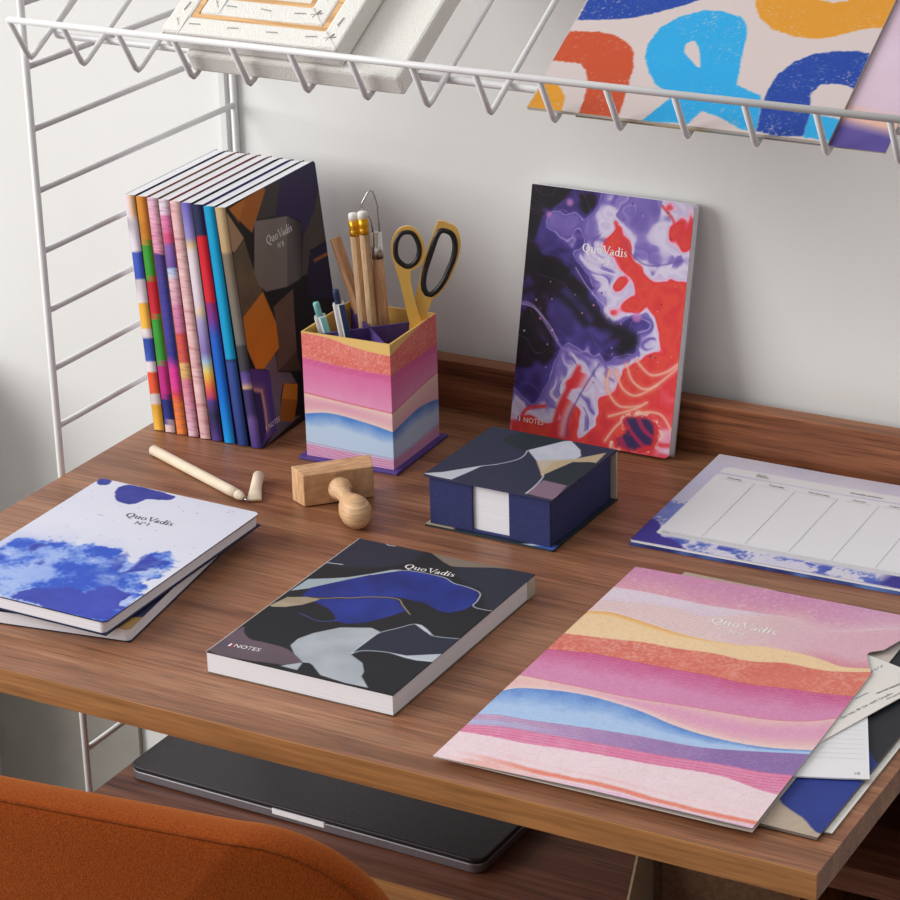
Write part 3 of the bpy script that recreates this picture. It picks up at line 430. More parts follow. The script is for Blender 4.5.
# ---------------------------------------------------------------- desk
W, D_, TH = .78, .5713, .0185
desk = thing('desk', 'walnut veneer desk with a low upstand along the wall', 'desk', at(0, 0, -TH-.0003))
mb = MB(); mb.box(0, W, .0012, .5895, 0, TH, 0); mb.build('desktop', M['walnut'], desk)
mb = MB(); mb.box(0, W, 0, .0012, 0, TH); mb.build('front_edge_band', M['walnut_edge'], desk)
mb = MB(); mb.box(0, W, D_, .5895, TH, TH+.0441); mb.build('upstand', M['walnut_dark'], desk, bevel=.0006)
mb = MB(); mb.box(.004, W-.004, .5720, .5890, TH-.0002, TH+.0009); mb.build('upstand_joint', M['dark_gap'], desk)
# ---------------------------------------------------------------- ladder panels
def ladder(x, label):
    t = thing('shelf_ladder', label, 'shelf ladder', at(x, 0, -ZD))
    for y in (.3150, .6010):
        mb = MB(); mb.tube([(0, y, 0), (0, y, ZD+.62)], .0031, 12); mb.build('post', M['white_metal'], t, True)
    z = .339-.0503*20
    while z < .60:
        if z > -.7:
            mb = MB(); mb.tube([(0, .3150, z+ZD), (0, .6010, z+ZD)], .0027, 10); mb.build('rung', M['white_metal'], t, True)
        z += .0503
    return t
ladder(-.0105, 'white wire shelf ladder at the left end of the desk')
# thin wall rail beside the rear post
mb = MB(); mb.box(-.0245, -.0185, .599, .6045, -ZD, .62); o = mb.build('wall_rail', M['white_metal'], mat4=at(0,0))
tag(o, 'slim white rail fixed to the wall behind the left ladder', 'rail')
# ---------------------------------------------------------------- sloping wire shelf
A30 = math.radians(30); SD = Vector((0, math.cos(A30), math.sin(A30))); ND = Vector((0, -math.sin(A30), math.cos(A30)))
MS = frame((0, .309, .350), (1, 0, 0), SD)          # local x along, y up-slope, z off the slope
shelf = thing('wire_shelf', 'sloping white wire display shelf above the desk', 'shelf', MS)
LEN = .335
lipd = Vector((0, math.cos(math.radians(95)), math.sin(math.radians(95))))*.0415
mb = MB(); mb.tube([(.0005, lipd.y, lipd.z), (.782, lipd.y, lipd.z)], .0026, 10); mb.build('front_wire', M['white_metal'], shelf, True)
for k in range(16):
    x = .0504*k; b = .006; o_ = -.0015; pts = [(x, lipd.y, lipd.z), (x, lipd.y*.12+o_, lipd.z*.10+o_), (x, .0012+o_, .0009+o_), (x, b+o_, o_), (x, LEN, o_)]
    if k == 0: pts[0] = (x, lipd.y, lipd.z)
    mb = MB(); mb.tube(pts, .0023, 8); mb.build('rod', M['white_metal'], shelf, True)
mb = MB(); rz = -.0068; mb.tube([(-.0043, LEN, rz), (-.0043, .040, rz), (-.0023, .0345, rz), (.004, .032, rz), (.776, .032, rz), (.783, .0345, rz), (.786, .040, rz), (.786, LEN, rz)], .0027, 10)
mb.tube([(-.0043, LEN, rz), (.786, LEN, rz)], .0027, 10); mb.build('frame_rail', M['white_metal'], shelf, True)
SB = .0011                                          # top of the rods
# ---------------------------------------------------------------- lower shelf, cubby
sh = thing('lower_shelf', 'walnut shelf board under the desk carrying the laptop', 'shelf', at(0, 0, -.3185))
mb = MB(); mb.box(0, .78, .2952, .600, 0, .0185); mb.build('board', M['walnut_shelf'], sh)
mb = MB(); mb.box(0, .78, .294, .2952, 0, .0185); mb.build('edge_band', M['walnut_edge'], sh)
cb = thing('shelf_cubby', 'dark walnut cubby under the right end of the desk', 'cubby', at(.655, .285, -.2998))
mb = MB(); w, d, h = .120, .295, .279
mb.box(0, .006, 0, d, 0, h); mb.box(w-.006, w, 0, d, 0, h); mb.box(.006, w-.006, d-.006, d, 0, h); mb.box(.006, w-.006, 0, d-.006, 0, .006); mb.box(.006, w-.006, 0, d-.006, h-.006, h)
mb.build('carcass', M['walnut_dark'], cb)
mb = MB(); mb.box(.006, w-.006, .0, d-.006, .106, .126); mb.build('divider_board', M['walnut_shelf'], cb)
# ---------------------------------------------------------------- laptop
def rrect(x0, x1, y0, y1, r, n=6):
    out = []
    for cx, cy, a0 in ((x1-r, y0+r, -90), (x1-r, y1-r, 0), (x0+r, y1-r, 90), (x0+r, y0+r, 180)):
        for k in range(n+1):
            a = math.radians(a0+90*k/n); out.append((cx+r*math.cos(a), cy+r*math.sin(a)))
    return out
LW = 0.3529
lap = thing('laptop', 'closed grey laptop lying on the shelf under the desk', 'laptop', at(0.0140, 0.3404, -.2998, math.radians(-0.93)))
mb = MB(); mb.prism(rrect(0, LW, 0, .238, .011), .0008, .0096); mb.build('base', M['aluminium_rim'], lap, bevel=.0012)
mb = MB(); mb.prism(rrect(.0006, LW-.0006, .0006, .2374, .0104), .0096, .0101); mb.build('seam', M['dark_gap'], lap)
mb = MB(); mb.prism(rrect(0, LW, 0, .238, .011), .0101, .0140); mb.build('lid', M['aluminium'], lap, bevel=.0012)
mb = MB(); mb.prism(rrect(LW*.5-.027, LW*.5+.027, -.0004, .004, .002), .0052, .0103); mb.build('finger_notch', M['notch_gleam'], lap)
for x in (.03, LW-.03):
    for y in (.025, .21):
        mb = MB(); mb.tube([(x, y, 0), (x, y, .0010)], .006, 12); mb.build('rubber_foot', M['black_rubber'], lap)
# ---------------------------------------------------------------- magazine file
mf = thing('magazine_file', 'brown card magazine file standing under the desk', 'magazine file', at(.516, .282, -.2998))
mb = MB(); wd = .145
mb.add([(0,0,0),(0,.06,0),(0,.06,.26),(0,.045,.10),(0,0,.02),(.002,0,0),(.002,.06,0),(.002,.06,.26),(.002,.045,.10),(.002,0,.02)],
       [(0,1,2,3,4)[::-1],(5,6,7,8,9),(0,4,9,5)[::-1],(4,3,8,9)[::-1],(3,2,7,8)[::-1],(0,5,6,1)[::-1],(1,6,7,2)[::-1]]); mb.build('side_panel', M['kraft'], mf)
mb = MB(); mb.box(.002, wd, .058, .060, 0, .26); mb.build('back_panel', M['kraft_dark'], mf)
mb = MB(); mb.box(.002, wd, .0, .058, 0, .002); mb.build('bottom_panel', M['kraft_dark'], mf)
mb = MB(); mb.box(.012, wd-.004, .052, .0575, .002, .25); mb.build('board_insert', M['kraft_dark'], mf)
# ---------------------------------------------------------------- chair
def shell(name, w, h, rad, th, bend, mat, parent, mat4, power=2, n=96, K=14, taper=0.0):
    out = rrect(-w/2, w/2, 0, h, rad, 23); out = out[:96]; n = len(out); cx, cy = 0, h*.5
    vs = []; rings = []
    prof = [(k/K*.97, 0.0) for k in range(1, K+1)]
    for j in range(1, 10):
        a = math.pi*j/10; prof.append((.97+.03*math.sin(a), th/2*(1-math.cos(a))))
    prof += [(.97*(K-k)/K, th) for k in range(0, K)]
    def pos(u, v, t):
        uu = u*(1-taper*(1-v/h)); y = bend*(abs(u)/(w/2))**power
        dy = bend*power*(abs(u)/(w/2))**(power-1)/(w/2)*(1 if u >= 0 else -1); nn = Vector((-dy, 1, 0)).normalized()
        return Vector((uu, y, v))+nn*t
    vs.append(pos(cx, cy, 0))
    for (r, t) in prof:
        for (x, y) in out: vs.append(pos(cx+(x-cx)*r, cy+(y-cy)*r, t))
    vs.append(pos(cx, cy, th)); fs = [(0, 1+(k+1) % n, 1+k) for k in range(n)]
    for i in range(len(prof)-1):
        for k in range(n): fs.append((1+i*n+k, 1+i*n+(k+1) % n, 1+(i+1)*n+(k+1) % n, 1+(i+1)*n+k))
    L0 = 1+(len(prof)-1)*n; fs += [(len(vs)-1, L0+k, L0+(k+1) % n) for k in range(n)]
    mb = MB(); mb.add(vs, fs); o = mb.build(name, mat, parent, True, mat4)
    return o, [pos(cx+(x-cx)*.984, cy+(y-cy)*.984, .0006) for x, y in out]
chair = thing('upholstered_chair', 'orange wool shell chair pushed up to the desk', 'chair', at(.314, 0, -ZD, math.radians(7)))
CB = Matrix.Translation((0, -.210, .390))
o, seam = shell('backrest', .50, 388e-3, .105, .030, .045, M['wool'], chair, CB, taper=.06)
mb = MB(); mb.tube(seam, .0008, 6, closed=True); mb.build('seam', M['wool_seam'], o, True)
SEATM = Matrix.Translation((0, -.18, .43)) @ Matrix.Rotation(math.radians(-90), 4, 'X')
shell('seat', .46, .42, .12, .05, -.015, M['wool'], chair, SEATM @ Matrix.Scale(1, 4), taper=0.0)
for sx in (-1, 1):
    for y0, y1 in ((-.10, -.16), (.17, .21)):
        mb = MB(); mb.tube([(sx*.16, y0, .42), (sx*.21, y1, 0)], [.016, .010], 12); mb.build('leg', M['beech'], chair, True)

# ================================================================== NOTEBOOKS
def notebook(name, label, W, H, T, mat4, art, extras=(), spine=None, cat='notebook', group=None, edgecol=(40,40,46), backcol=(60,60,64), rounds=('rb','rt'), inset=.6, tc=.0005, zfun=None, pages='pages', edge=None, r=4.0, slots=None):
    t = thing(name, label, cat, mat4, group)
    mb = MB(); i = inset/1000
    poly = rrect(.0006, W-i, i*.5, H-i*.5, .004, 5) if rounds else [(.0006, i*.5), (W-i, i*.5), (W-i, H-i*.5), (.0006, H-i*.5)]
    if rounds:   # square on the spine side
        poly = [p for p in poly if p[0] > W*.5]; poly = poly+[(.0006, H-i*.5), (.0006, i*.5)]
    mb.prism(poly, tc+.0002, T-tc-.0002); mb.build('page_block', M[pages], t)
    plate('front_cover', art, tc, t, slots or FLAGM, Matrix.Translation((0, 0, T-tc)), rounds, r, zfun, extras, edge)
    ba = Art(W*1000, H*1000, 30, backcol)
    plate('back_cover', ba, tc, t, None, None, (), 4.0)
    if spine is not None:
        # spine art: u = thickness, v = height
        plate('spine', spine, .0005, t, None, frame_local((0, 0, T), (0, 0, -1), (0, 1, 0)))
    return t
def frame_local(o, e1, e2):
    e1 = Vector(e1).normalized(); e2 = Vector(e2).normalized(); n = e1.cross(e2); m = Matrix.Identity(4)
    for i, a in enumerate((e1, e2, n)):
        for r in range(3): m[r][i] = a[r]
    m.translation = Vector(o); return m

# ---- dark notebook with blue pebble shapes
d = DATA['dark']; A = Art(149.5, 210.5, .6, (29, 31, 35))
A.mix(fbm(A.U, A.V, 45, 3)*.5, (35, 37, 43))
A.fill(d['navy1'], (40, 44, 60), 6, True); A.fill(d['navy2'], (42, 45, 60), 4, True); A.fill(d['navy3'], (40, 45, 62), .7, True)
A.fill(d['sliver'], (160, 174, 182)); 
bl = lerp3((28, 40, 112), (44, 62, 158), np.clip(fbm(A.U, A.V, 26, 5)*1.8-.4, 0, 1))
A.mix(A.cover(d['blue'], .7, False), bl); A.mix(A.cover(d['blue2'], .7, False), bl)
A.fill(d['tan'], lerp3((150, 134, 112), (176, 162, 140), fbm(A.U, A.V, 8, 9, su=.3)), .7); A.line(d['tanline'], 1.0, (160, 140, 112)); A.line(d['bline'], .8, (64, 84, 160))
gr = lerp3((150, 158, 168), (190, 195, 202), fbm(A.U, A.V, 22, 12)); A.mix(A.cover(d['grey'], .7), gr)
A.fill(d['tan2'], (128, 114, 100), 1.0, True); A.fill(d['mauve'], lerp3((84, 70, 80), (112, 94, 106), fbm(A.U, A.V, 30, 4)), 1.0, True)
A.fill(d['leaf3'], (172, 180, 188)); A.fill(d['leaf1'], (190, 198, 208)); A.fill(d['leaf2'], (182, 190, 200))
for k, w in (('wl1', .7), ('wl2', .8), ('wl3', .8), ('wl4', 1.0), ('wl5', 1.0)): A.line(d[k], w, (196, 204, 214))
A.fill([(-.6, -1), (.5, -1), (.5, 211), (-.6, 211)], (225, 222, 222), .6)
nb = notebook('notebook', 'black notebook with blue and grey pebble shapes lying in the desk centre', .1495, .2100, .0162, frame((.3046, .0595, 0), (1, .005, 0), (-.001, 1, 0)), A,
    marks('2', d['title'], None, d['notes'], d['flag']), None, backcol=(120, 112, 100), rounds=(), tc=.0006)
mb = MB(); mb.box(.0003, .1495, .2090, .2102, .0004, .0160); mb.box(.1489, .1497, .199, .2102, .0006, .0152, 1); mb.build('binding_strip', [M['black_rubber'], M['paper_grey']], nb)
# ---- blue ink-wash notebook and the one under it
def inkwash(A, low=True, seed=1):
    A.mix(fbm(A.U, A.V, 30, seed)*.25, (206, 210, 232))
FB = frame((.0740, .0535, .0147), (1, .022, -.0235), (-.024, 1, 0))
d = DATA['blue']; A = Art(147.5, 210, .55, (224, 224, 236)); A.mix(fbm(A.U, A.V, 40, 2)*.4, (206, 210, 234))
U, V = A.U, A.V; n1 = fbm(U, V, 30, 11, 5); n2 = fbm(U, V, 9, 21, 5); n3 = fbm(U, V, 2.4, 31, 3); n4 = fbm(U, V, 16, 91, 5)
halo = A.cover(d['wash'], 70, True, 12, 20, 5); A.mix(np.clip(halo*1.5*(n1*1.3+n2*.5-.35), 0, 1)*np.clip((150-V)/60, 0, 1)*np.clip((120-U)/40, 0, 1)*.75, (146, 162, 226))
wc = A.cover(d['wash'], 9, True, 9, 13, 41); wc2 = np.clip((wc+(n2-.5)*1.3+(n3-.5)*.5-.30)*2.6, 0, 1)*np.clip(wc*6, 0, 1)
den = np.clip((n1-.5)*2.6+(n4-.5)*2.2+.62+(n3-.5)*.6, 0, 1)
A.mix(wc2*np.clip(.5+den*.6, 0, 1), lerp3((122, 160, 236), (44, 84, 196), np.clip(den+.5*(n3-.5), 0, 1)))
A.mix(wc2*np.clip((n4-.60)*5, 0, 1)*np.clip((den-.3)*2, 0, 1)*.0, (220, 222, 240))
cl = np.clip(fbm(U, V*1.4, 22, 131, 5)*4.2-2.25, 0, 1)*np.clip(1-np.abs(V-62)/34, 0, 1); A.mix(cl*.8*np.clip(.4+n3, 0, 1), (206, 214, 240))
dc = A.cover(d['deep'], 5, True, 9, 10, 61); dq = np.clip((dc+(n2-.5)*.9+(n3-.5)*.3-.25)*3, 0, 1)*np.clip(dc*8, 0, 1); A.mix(dq*.95, lerp3((44, 58, 160), (66, 78, 186), np.clip(n4*1.5-.2, 0, 1)))
for pts in d['dabs']: A.mix(A.cover(pts, 3, True, 3, 6, 17)*np.clip(n2*1.6, 0, 1), lerp3((40, 60, 170), (60, 70, 170), n3))
A.line(d['rim'], .7, (84, 120, 205), alpha=.7)
for k in ('blob1', 'blob2'):
    c = A.cover(d[k], 1.0, True, 1.2, 4, 71); A.mix(c, lerp3((44, 52, 140), (70, 76, 166), n2))
r2 = random.Random(3)
for k in range(46):
    x = r2.uniform(2, 145); y = r2.uniform(60, 205); q = r2.uniform(.25, .8); e = r2.uniform(.5, 1.6)
    A.fill([(x-q*e, y), (x, y-q), (x+q*e, y), (x, y+q)], (96, 112, 190), .8, True, alpha=.65)
for x, y, q in ((126, 92, 4.5), (100, 98, 3), (40, 150, 2.2)): A.line([(x-q, y), (x, y+q*.6), (x+q, y)], .8, (110, 140, 205), alpha=.7)
notebook('notebook', 'white notebook with blue ink wash lying on top of another notebook', .1475, .2103, .0108, FB, A,
    [(v, f, 1) for v, f in (serif_word(*d['title'][0], *d['title'][1]), sans('N\u00b01', *d['no'][0], *d['no'][1]))], None, backcol=(40, 46, 80), edge=(24, 28, 58), slots=[M['print'], M['black_ink']], r=5, tc=.0009, inset=1.6)
A = Art(147.5, 210, 1.2, (42, 46, 86)); A.fill([(95, -2), (150, -2), (150, 22), (128, 14)], (176, 140, 84), 1); A.fill([(-2, 190), (20, 212), (-2, 212)], (196, 168, 110), 1)
A.fill([(-2, 180), (8, 186), (-2, 192)], (30, 30, 40), 1)
notebook('notebook', 'navy notebook with a gold corner lying under the blue and white notebook', .1475, .2100, .0104, frame((.0836, .0510, 0), (math.cos(.157), math.sin(.157), 0), (-math.sin(.157), math.cos(.157), 0)), A, (), None, backcol=(36, 40, 70))
# ---- marbled notebook leaning on the wall
d = DATA['marb']; A = Art(146.8, 209.2, .5, (166, 150, 208)); U, V = A.U, A.V
wu = fbm(U, V, 42, 3, 2)-.5; wv = fbm(U, V, 42, 13, 2)-.5; w2 = fbm(U+12*wu, V-12*wv, 15, 23, 2)-.5; w3 = fbm(U-9*wv, V+9*wu, 15, 33, 2)-.5
Uw = U+10*wu+6*w2; Vw = V+10*wv+6*w3
num = np.zeros(U.shape); den = np.zeros(U.shape)
for (x, y, c) in d['seeds']:
    q = 1/(((Uw-x)**2+(Vw-y)**2)+14.0)**2.1; num += q*c; den += q
f = num/den
flow = Uw*.55+Vw*.30+18*w2+30*wu
g = f+.10*np.sin(flow*.42)
mid = np.clip(1-np.abs(f-2.5)/.7, 0, 1); g = g+mid*(.34*np.sin(flow*.55)+.16*np.sin(flow*1.3+2*w3))
g = g+np.clip(1-np.abs(f-.9)/.7, 0, 1)*.30*np.sin((Vw*.5-Uw*.22+50*wv+22*w3)*.34)
stops = [(-.5,(16,10,20)),(.25,(22,14,26)),(.5,(40,20,44)),(.62,(50,36,96)),(1.0,(62,48,116)),(1.35,(72,58,138)),(1.5,(84,68,152)),(1.56,(170,156,216)),(1.64,(100,84,166)),(2.1,(126,108,188)),(2.4,(150,134,204)),(2.62,(200,190,228)),(2.95,(224,216,240)),(3.16,(204,190,226)),(3.28,(232,200,226)),(3.38,(240,150,180)),(3.46,(234,86,100)),(3.62,(226,56,62)),(3.85,(230,76,62)),(4.1,(222,54,60)),(4.6,(206,44,60))]
xs = [q[0] for q in stops]; cs = np.array([q[1] for q in stops], float)
for ch in range(3): A.img[..., ch] = np.interp(g, xs, cs[:, ch])
hair = np.clip(1-np.abs(np.sin((Vw*.55+Uw*.35+40*wu)*.17))*22, 0, 1); A.mix(hair*(f < 1.7)*.55, (140, 110, 190))
for k_, (wd, c1, sf, al) in enumerate(((9, (20, 12, 24), 7, .9), (7, (20, 12, 24), 6, .85), (6, (24, 14, 28), 5, .85), (3.4, (120, 96, 176), 3, .75), (2.2, (150, 126, 200), 2, .8), (1.0, (190, 170, 224), 1, .8), (1.0, (190, 170, 224), 1, .8), (5, (222, 52, 60), 3, .95), (3, (226, 60, 66), 2, .95), (5, (216, 206, 236), 5, .7), (1.4, (90, 74, 156), 1.4, .7), (4, (226, 218, 240), 4, .7), (1.3, (100, 84, 164), 1.3, .7), (3.4, (228, 60, 62), 2.5, .95), (2.2, (228, 66, 74), 2, .9))):
    A.line(d['strk'][k_], wd, c1, True, sf, al)
for s_ in d['swirl']:
    A.line(s_, 5.0, (236, 130, 112), alpha=.5, soft=4); A.line(s_, 1.6, (244, 200, 178), alpha=.85, soft=1.6)
e = d['eye']; ex_ = sum(q[0] for q in e)/len(e); ey_ = sum(q[1] for q in e)/len(e); sc_ = lambda k: [((x-ex_)*k+ex_, (y-ey_)*k+ey_) for x, y in e]
n_ = fbm(U, V, 4, 71, 3)
A.mix(A.cover(sc_(1.16), 3, True, 3, 6, 4)*np.clip((n_-.42)*6, 0, 1), (246, 206, 186)); A.mix(A.cover(sc_(1.0), 2.5, True, 3, 6, 4), (214, 52, 62)); A.mix(A.cover(sc_(.84), 3, True, 4, 7, 4), lerp3((58, 42, 92), (170, 40, 88), np.clip(np.sin((U*.5+V*.3+40*wu)*.55)*1.2-.1, 0, 1)))
r2 = random.Random(11)
for k in range(70):
    x = r2.uniform(3, 143); y = r2.uniform(4, 205); q = r2.uniform(.35, 1.0); col = r2.choice([(70, 40, 90), (226, 214, 240), (70, 40, 90), (240, 150, 180)])
    A.fill([(x+q*math.cos(a), y+q*math.sin(a)) for a in (0, 1.05, 2.1, 3.14, 4.2, 5.25)], col, .7, True, alpha=.75)
for x, y, q in ((106, 112, 4.2), (36, 198, 3), (18, 186, 2.4)):
    A.fill([(x+q*math.cos(a), y+q*math.sin(a)) for a in (0, 1.05, 2.1, 3.14, 4.2, 5.25)], (206, 130, 196), 2.5, True, alpha=.75)
tb = math.atan2(.5895-.5415, .2035)
notebook('notebook', 'purple and red marbled notebook leaning upright against the wall', .1468, .2092, .0125, frame((.2904, .5410+.0125*math.cos(tb), -.0125*math.sin(tb)+.0027), (1, .004, 0), (0, math.sin(tb), math.cos(tb))), A,
    marks('3', d['title'], d['no'], d['notes'], d['flag']), None, edge=(30, 22, 40), backcol=(200, 196, 206), r=4.5)

# ---- row of nine notebooks
names = ['leftmost of the nine notebooks, white, blue and mustard spine', 'second notebook in the row, orange, green and magenta spine', 'third notebook in the row, pink top and navy middle spine',
  'fourth notebook in the row, pink and violet striped spine', 'fifth notebook in the row, pale pink marbled spine', 'sixth notebook in the row, lilac spine with a rainbow glow',
  'seventh notebook in the row, navy, red and bright blue spine', 'eighth notebook in the row, cyan spine over dark blue', 'rightmost notebook of the row, dark cover with floating stones']
bands = [
 [(0,(222,212,222)),(.235,(222,212,222)),(.236,(62,88,182)),(.35,(62,88,182)),(.351,(226,216,222)),(.45,(226,216,222)),(.451,(234,176,66)),(.56,(236,180,72)),(.561,(226,214,216)),(.6,(226,214,216)),(.601,(58,84,180)),(.70,(64,90,184)),(.701,(224,214,220)),(.745,(224,214,220)),(.746,(222,82,52)),(.84,(226,92,60)),(.841,(226,216,220)),(.885,(226,216,220)),(.886,(232,172,58)),(1,(236,180,70))],
 [(0,(204,128,44)),(.19,(206,132,50)),(.191,(62,152,54)),(.34,(58,146,50)),(.341,(200,36,52)),(.5,(204,40,56)),(.501,(58,148,54)),(.70,(64,156,60)),(.701,(192,44,130)),(.845,(184,44,128)),(.846,(44,48,118)),(.955,(48,56,140)),(.956,(226,196,196)),(1,(226,196,196))],
 [(0,(222,190,206)),(.06,(226,170,190)),(.23,(224,140,170)),(.231,(70,60,132)),(.45,(62,66,156)),(.66,(56,60,146)),(.69,(150,60,160)),(.71,(222,60,160)),(.80,(224,64,150)),(.83,(214,70,80)),(.86,(232,120,64)),(1,(236,136,66))],
 [(0,(226,214,224)),(.06,(226,200,216)),(.065,(222,130,176)),(.13,(222,120,166)),(.14,(226,96,142)),(.17,(222,84,130)),(.19,(140,106,182)),(.28,(112,88,168)),(.285,(176,204,234)),(.31,(190,208,232)),(.33,(226,184,194)),(.42,(224,170,186)),(.45,(214,132,168)),(.55,(208,120,158)),(.56,(212,84,76)),(.68,(218,96,82)),(.685,(228,186,116)),(.75,(224,176,112)),(.755,(218,128,150)),(.85,(220,150,172)),(1,(226,192,202))],
 None,
 [(0,(112,104,190)),(.14,(150,142,206)),(.17,(222,190,140)),(.20,(226,214,220)),(.42,(226,208,222)),(.45,(228,206,170)),(.49,(170,160,206)),(.62,(132,116,182)),(.66,(160,196,222)),(.70,(232,206,120)),(.73,(234,176,72)),(.77,(226,106,74)),(.81,(196,70,110)),(.83,(84,60,140)),(.89,(46,46,84)),(.94,(62,48,110)),(1,(92,66,150))],
 [(0,(40,46,84)),(.125,(40,46,84)),(.13,(212,34,52)),(.40,(214,38,54)),(.405,(150,46,120)),(.48,(120,60,150)),(.55,(36,92,196)),(.8,(10,110,210)),(1,(20,150,226))],
 [(0,(10,158,206)),(.63,(8,152,202)),(.635,(30,40,70)),(.645,(52,78,150)),(1,(40,62,128))],
 [(0,(196,168,126)),(.18,(186,156,116)),(.19,(128,112,94)),(.4,(118,108,98)),(.56,(112,106,104)),(.57,(66,64,68)),(.67,(60,58,66)),(.68,(86,66,138)),(.72,(110,86,150)),(.745,(214,168,126)),(.752,(60,48,96)),(.85,(58,46,100)),(.88,(100,76,140)),(1,(74,56,124))]]
edgec = [(30,26,44),(150,84,40),(120,98,60),(150,60,60),(120,80,90),(30,26,34),(66,54,120),(22,24,36),(26,22,26)]
BX = [.0112,.0226,.0343,.0460,.0580,.0699,.0822,.0957,.1090]; TX = [-.0017,.0096,.0206,.0318,.0429,.0538,.0649,.0760,.0869]; ENDB = .1214; ENDT = .0935
roty = (-.045, .999, 0)
for i in range(9):
    T = .0108; lean = math.atan2(BX[i]-TX[i], .208)
    hgt = .2085 if i < 8 else .2090
    SA = Art(T*1000, hgt*1000, .45, (200, 200, 200)); fr = 1-SA.V/SA.h
    fr2 = fr+(.005*(SA.U/SA.w-.5) if i not in (1, 2) else .03*(.5-np.abs(SA.U/SA.w-(.9 if i == 1 else .4))))
    if bands[i]:
        xs = [b[0] for b in bands[i]]; cs = np.array([b[1] for b in bands[i]], float)
        for ch in range(3): SA.img[..., ch] = np.interp(fr2, xs, cs[:, ch])
        if i in (2, 3): SA.mix(np.clip(np.sin(fr*170+2*SA.U/SA.w)*3-1.9, 0, 1)*.35, (150, 60, 130))
        if i == 2: SA.mix((fbm(SA.U, SA.V, 1.2, 3) > .6)*.5*(fr < .22), (238, 206, 214))
        if i == 0: SA.fill([(11.4, hgt*1000-26), (11.4, hgt*1000+1), (9, hgt*1000+1)], (226, 160, 60))
    else:
        SA.img[:] = (226, 184, 186); ww = 30*fbm(SA.U, SA.V, 34, 9); k = np.sin(SA.V*.55+SA.U*.5+ww); SA.mix(np.clip(k*3-2, 0, 1)*.7, (190, 116, 130)); SA.mix(np.clip(np.sin(SA.V*1.6+SA.U*1.2+ww*1.6)*2-1, 0, 1)*.45, (206, 150, 156)); SA.mix(np.clip(np.sin(SA.V*.21+ww*.5)*2-.8, 0, 1)*.6, (240, 208, 204))
    SA.U[:] = SA.U
    SA.img = SA.img[:, ::-1].copy()                       # seen from the spine side
    bw = .1475
    ex = ()
    if i < 8:
        CA = Art(bw*1000, hgt*1000, 12, edgec[i]); ex = ()
    else:
        g = DATA['geo']; CA = Art(bw*1000, hgt*1000, .6, (24, 21, 25)); U, V = CA.U, CA.V
        dim = lambda a, b, sc, sd_: lerp3(a, b, fbm(U, V, sc, sd_))
        CA.fill(g['g1'], (58, 54, 53)); CA.fill(g['g2'], dim((56, 50, 48), (76, 68, 64), 40, 2)); CA.fill(g['nav'], dim((36, 28, 60), (56, 44, 84), 60, 3))
        CA.fill(g['tan'], (148, 122, 94)); CA.fill(g['brown'], dim((70, 60, 50), (104, 88, 68), 24, 5)); CA.fill(g['or1'], (150, 88, 32)); CA.fill(g['or1b'], (176, 112, 40), alpha=.6)
        CA.fill(g['cube'], dim((98, 91, 88), (118, 110, 106), 50, 6)); cv = CA.cover(g['cubes']); x0 = g['cubes'][0][0]; CA.mix(cv, lerp3((84, 78, 78), (34, 30, 32), np.clip((U-x0)/26, 0, 1)))
        CA.fill(g['dk'], (32, 26, 50)); CA.fill(g['orl'], (150, 88, 44), 2.5)
        CA.fill(g['br2'], dim((76, 60, 52), (98, 78, 66), 40, 7)); CA.fill(g['br3'], (66, 52, 42)); CA.fill(g['gv'], dim((58, 52, 56), (120, 108, 114), 40, 8))
        CA.fill(g['hexa'], (166, 102, 30)); CA.fill(g['hexb'], (178, 110, 28), alpha=.5)
        CA.fill(g['pur'], dim((62, 46, 104), (84, 62, 128), 40, 9)); CA.line(g['glow'], 9, (150, 110, 110), False, 9, .55); CA.fill(g['ind'], (48, 38, 84), 1.2); CA.line(g['glow'], 2.2, (222, 176, 132), False, 4, .8)
        CA.fill(g['or2'], (172, 108, 36)); CA.fill(g['or2b'], (138, 84, 28))
        CA.img[:] = np.clip(CA.img*1.22, 0, 255)
        ex = marks('8', g['title'], g['no'], g['notes'], g['flag'])
    t_ = ((BX+[ENDB])[i+1]-BX[i]) if i < 8 else ENDB-BX[8]
    T = min(T, t_*math.cos(lean)-.0004)
    o = Vector((BX[i]*1.0, .4185+(.0002*i), .0001)); sx = T*math.sin(lean)
    yw = -.038; e1 = Vector((yw, .9995, 0)); e2 = Vector((-math.sin(lean), math.sin(lean)*yw, math.cos(lean)))
    SA.U *= T/.0112; SA.w = T*1000
    notebook('notebook', names[i], bw, hgt, T, frame(o, e1, e2), CA, ex, SA, group='row of notebooks at the left of the desk', edgecol=edgec[i], backcol=edgec[i-1] if i else (214, 206, 214), edge=edgec[i], slots=[M['print'], M['white_ink'], M['flag_blue'], M['red_ink']])

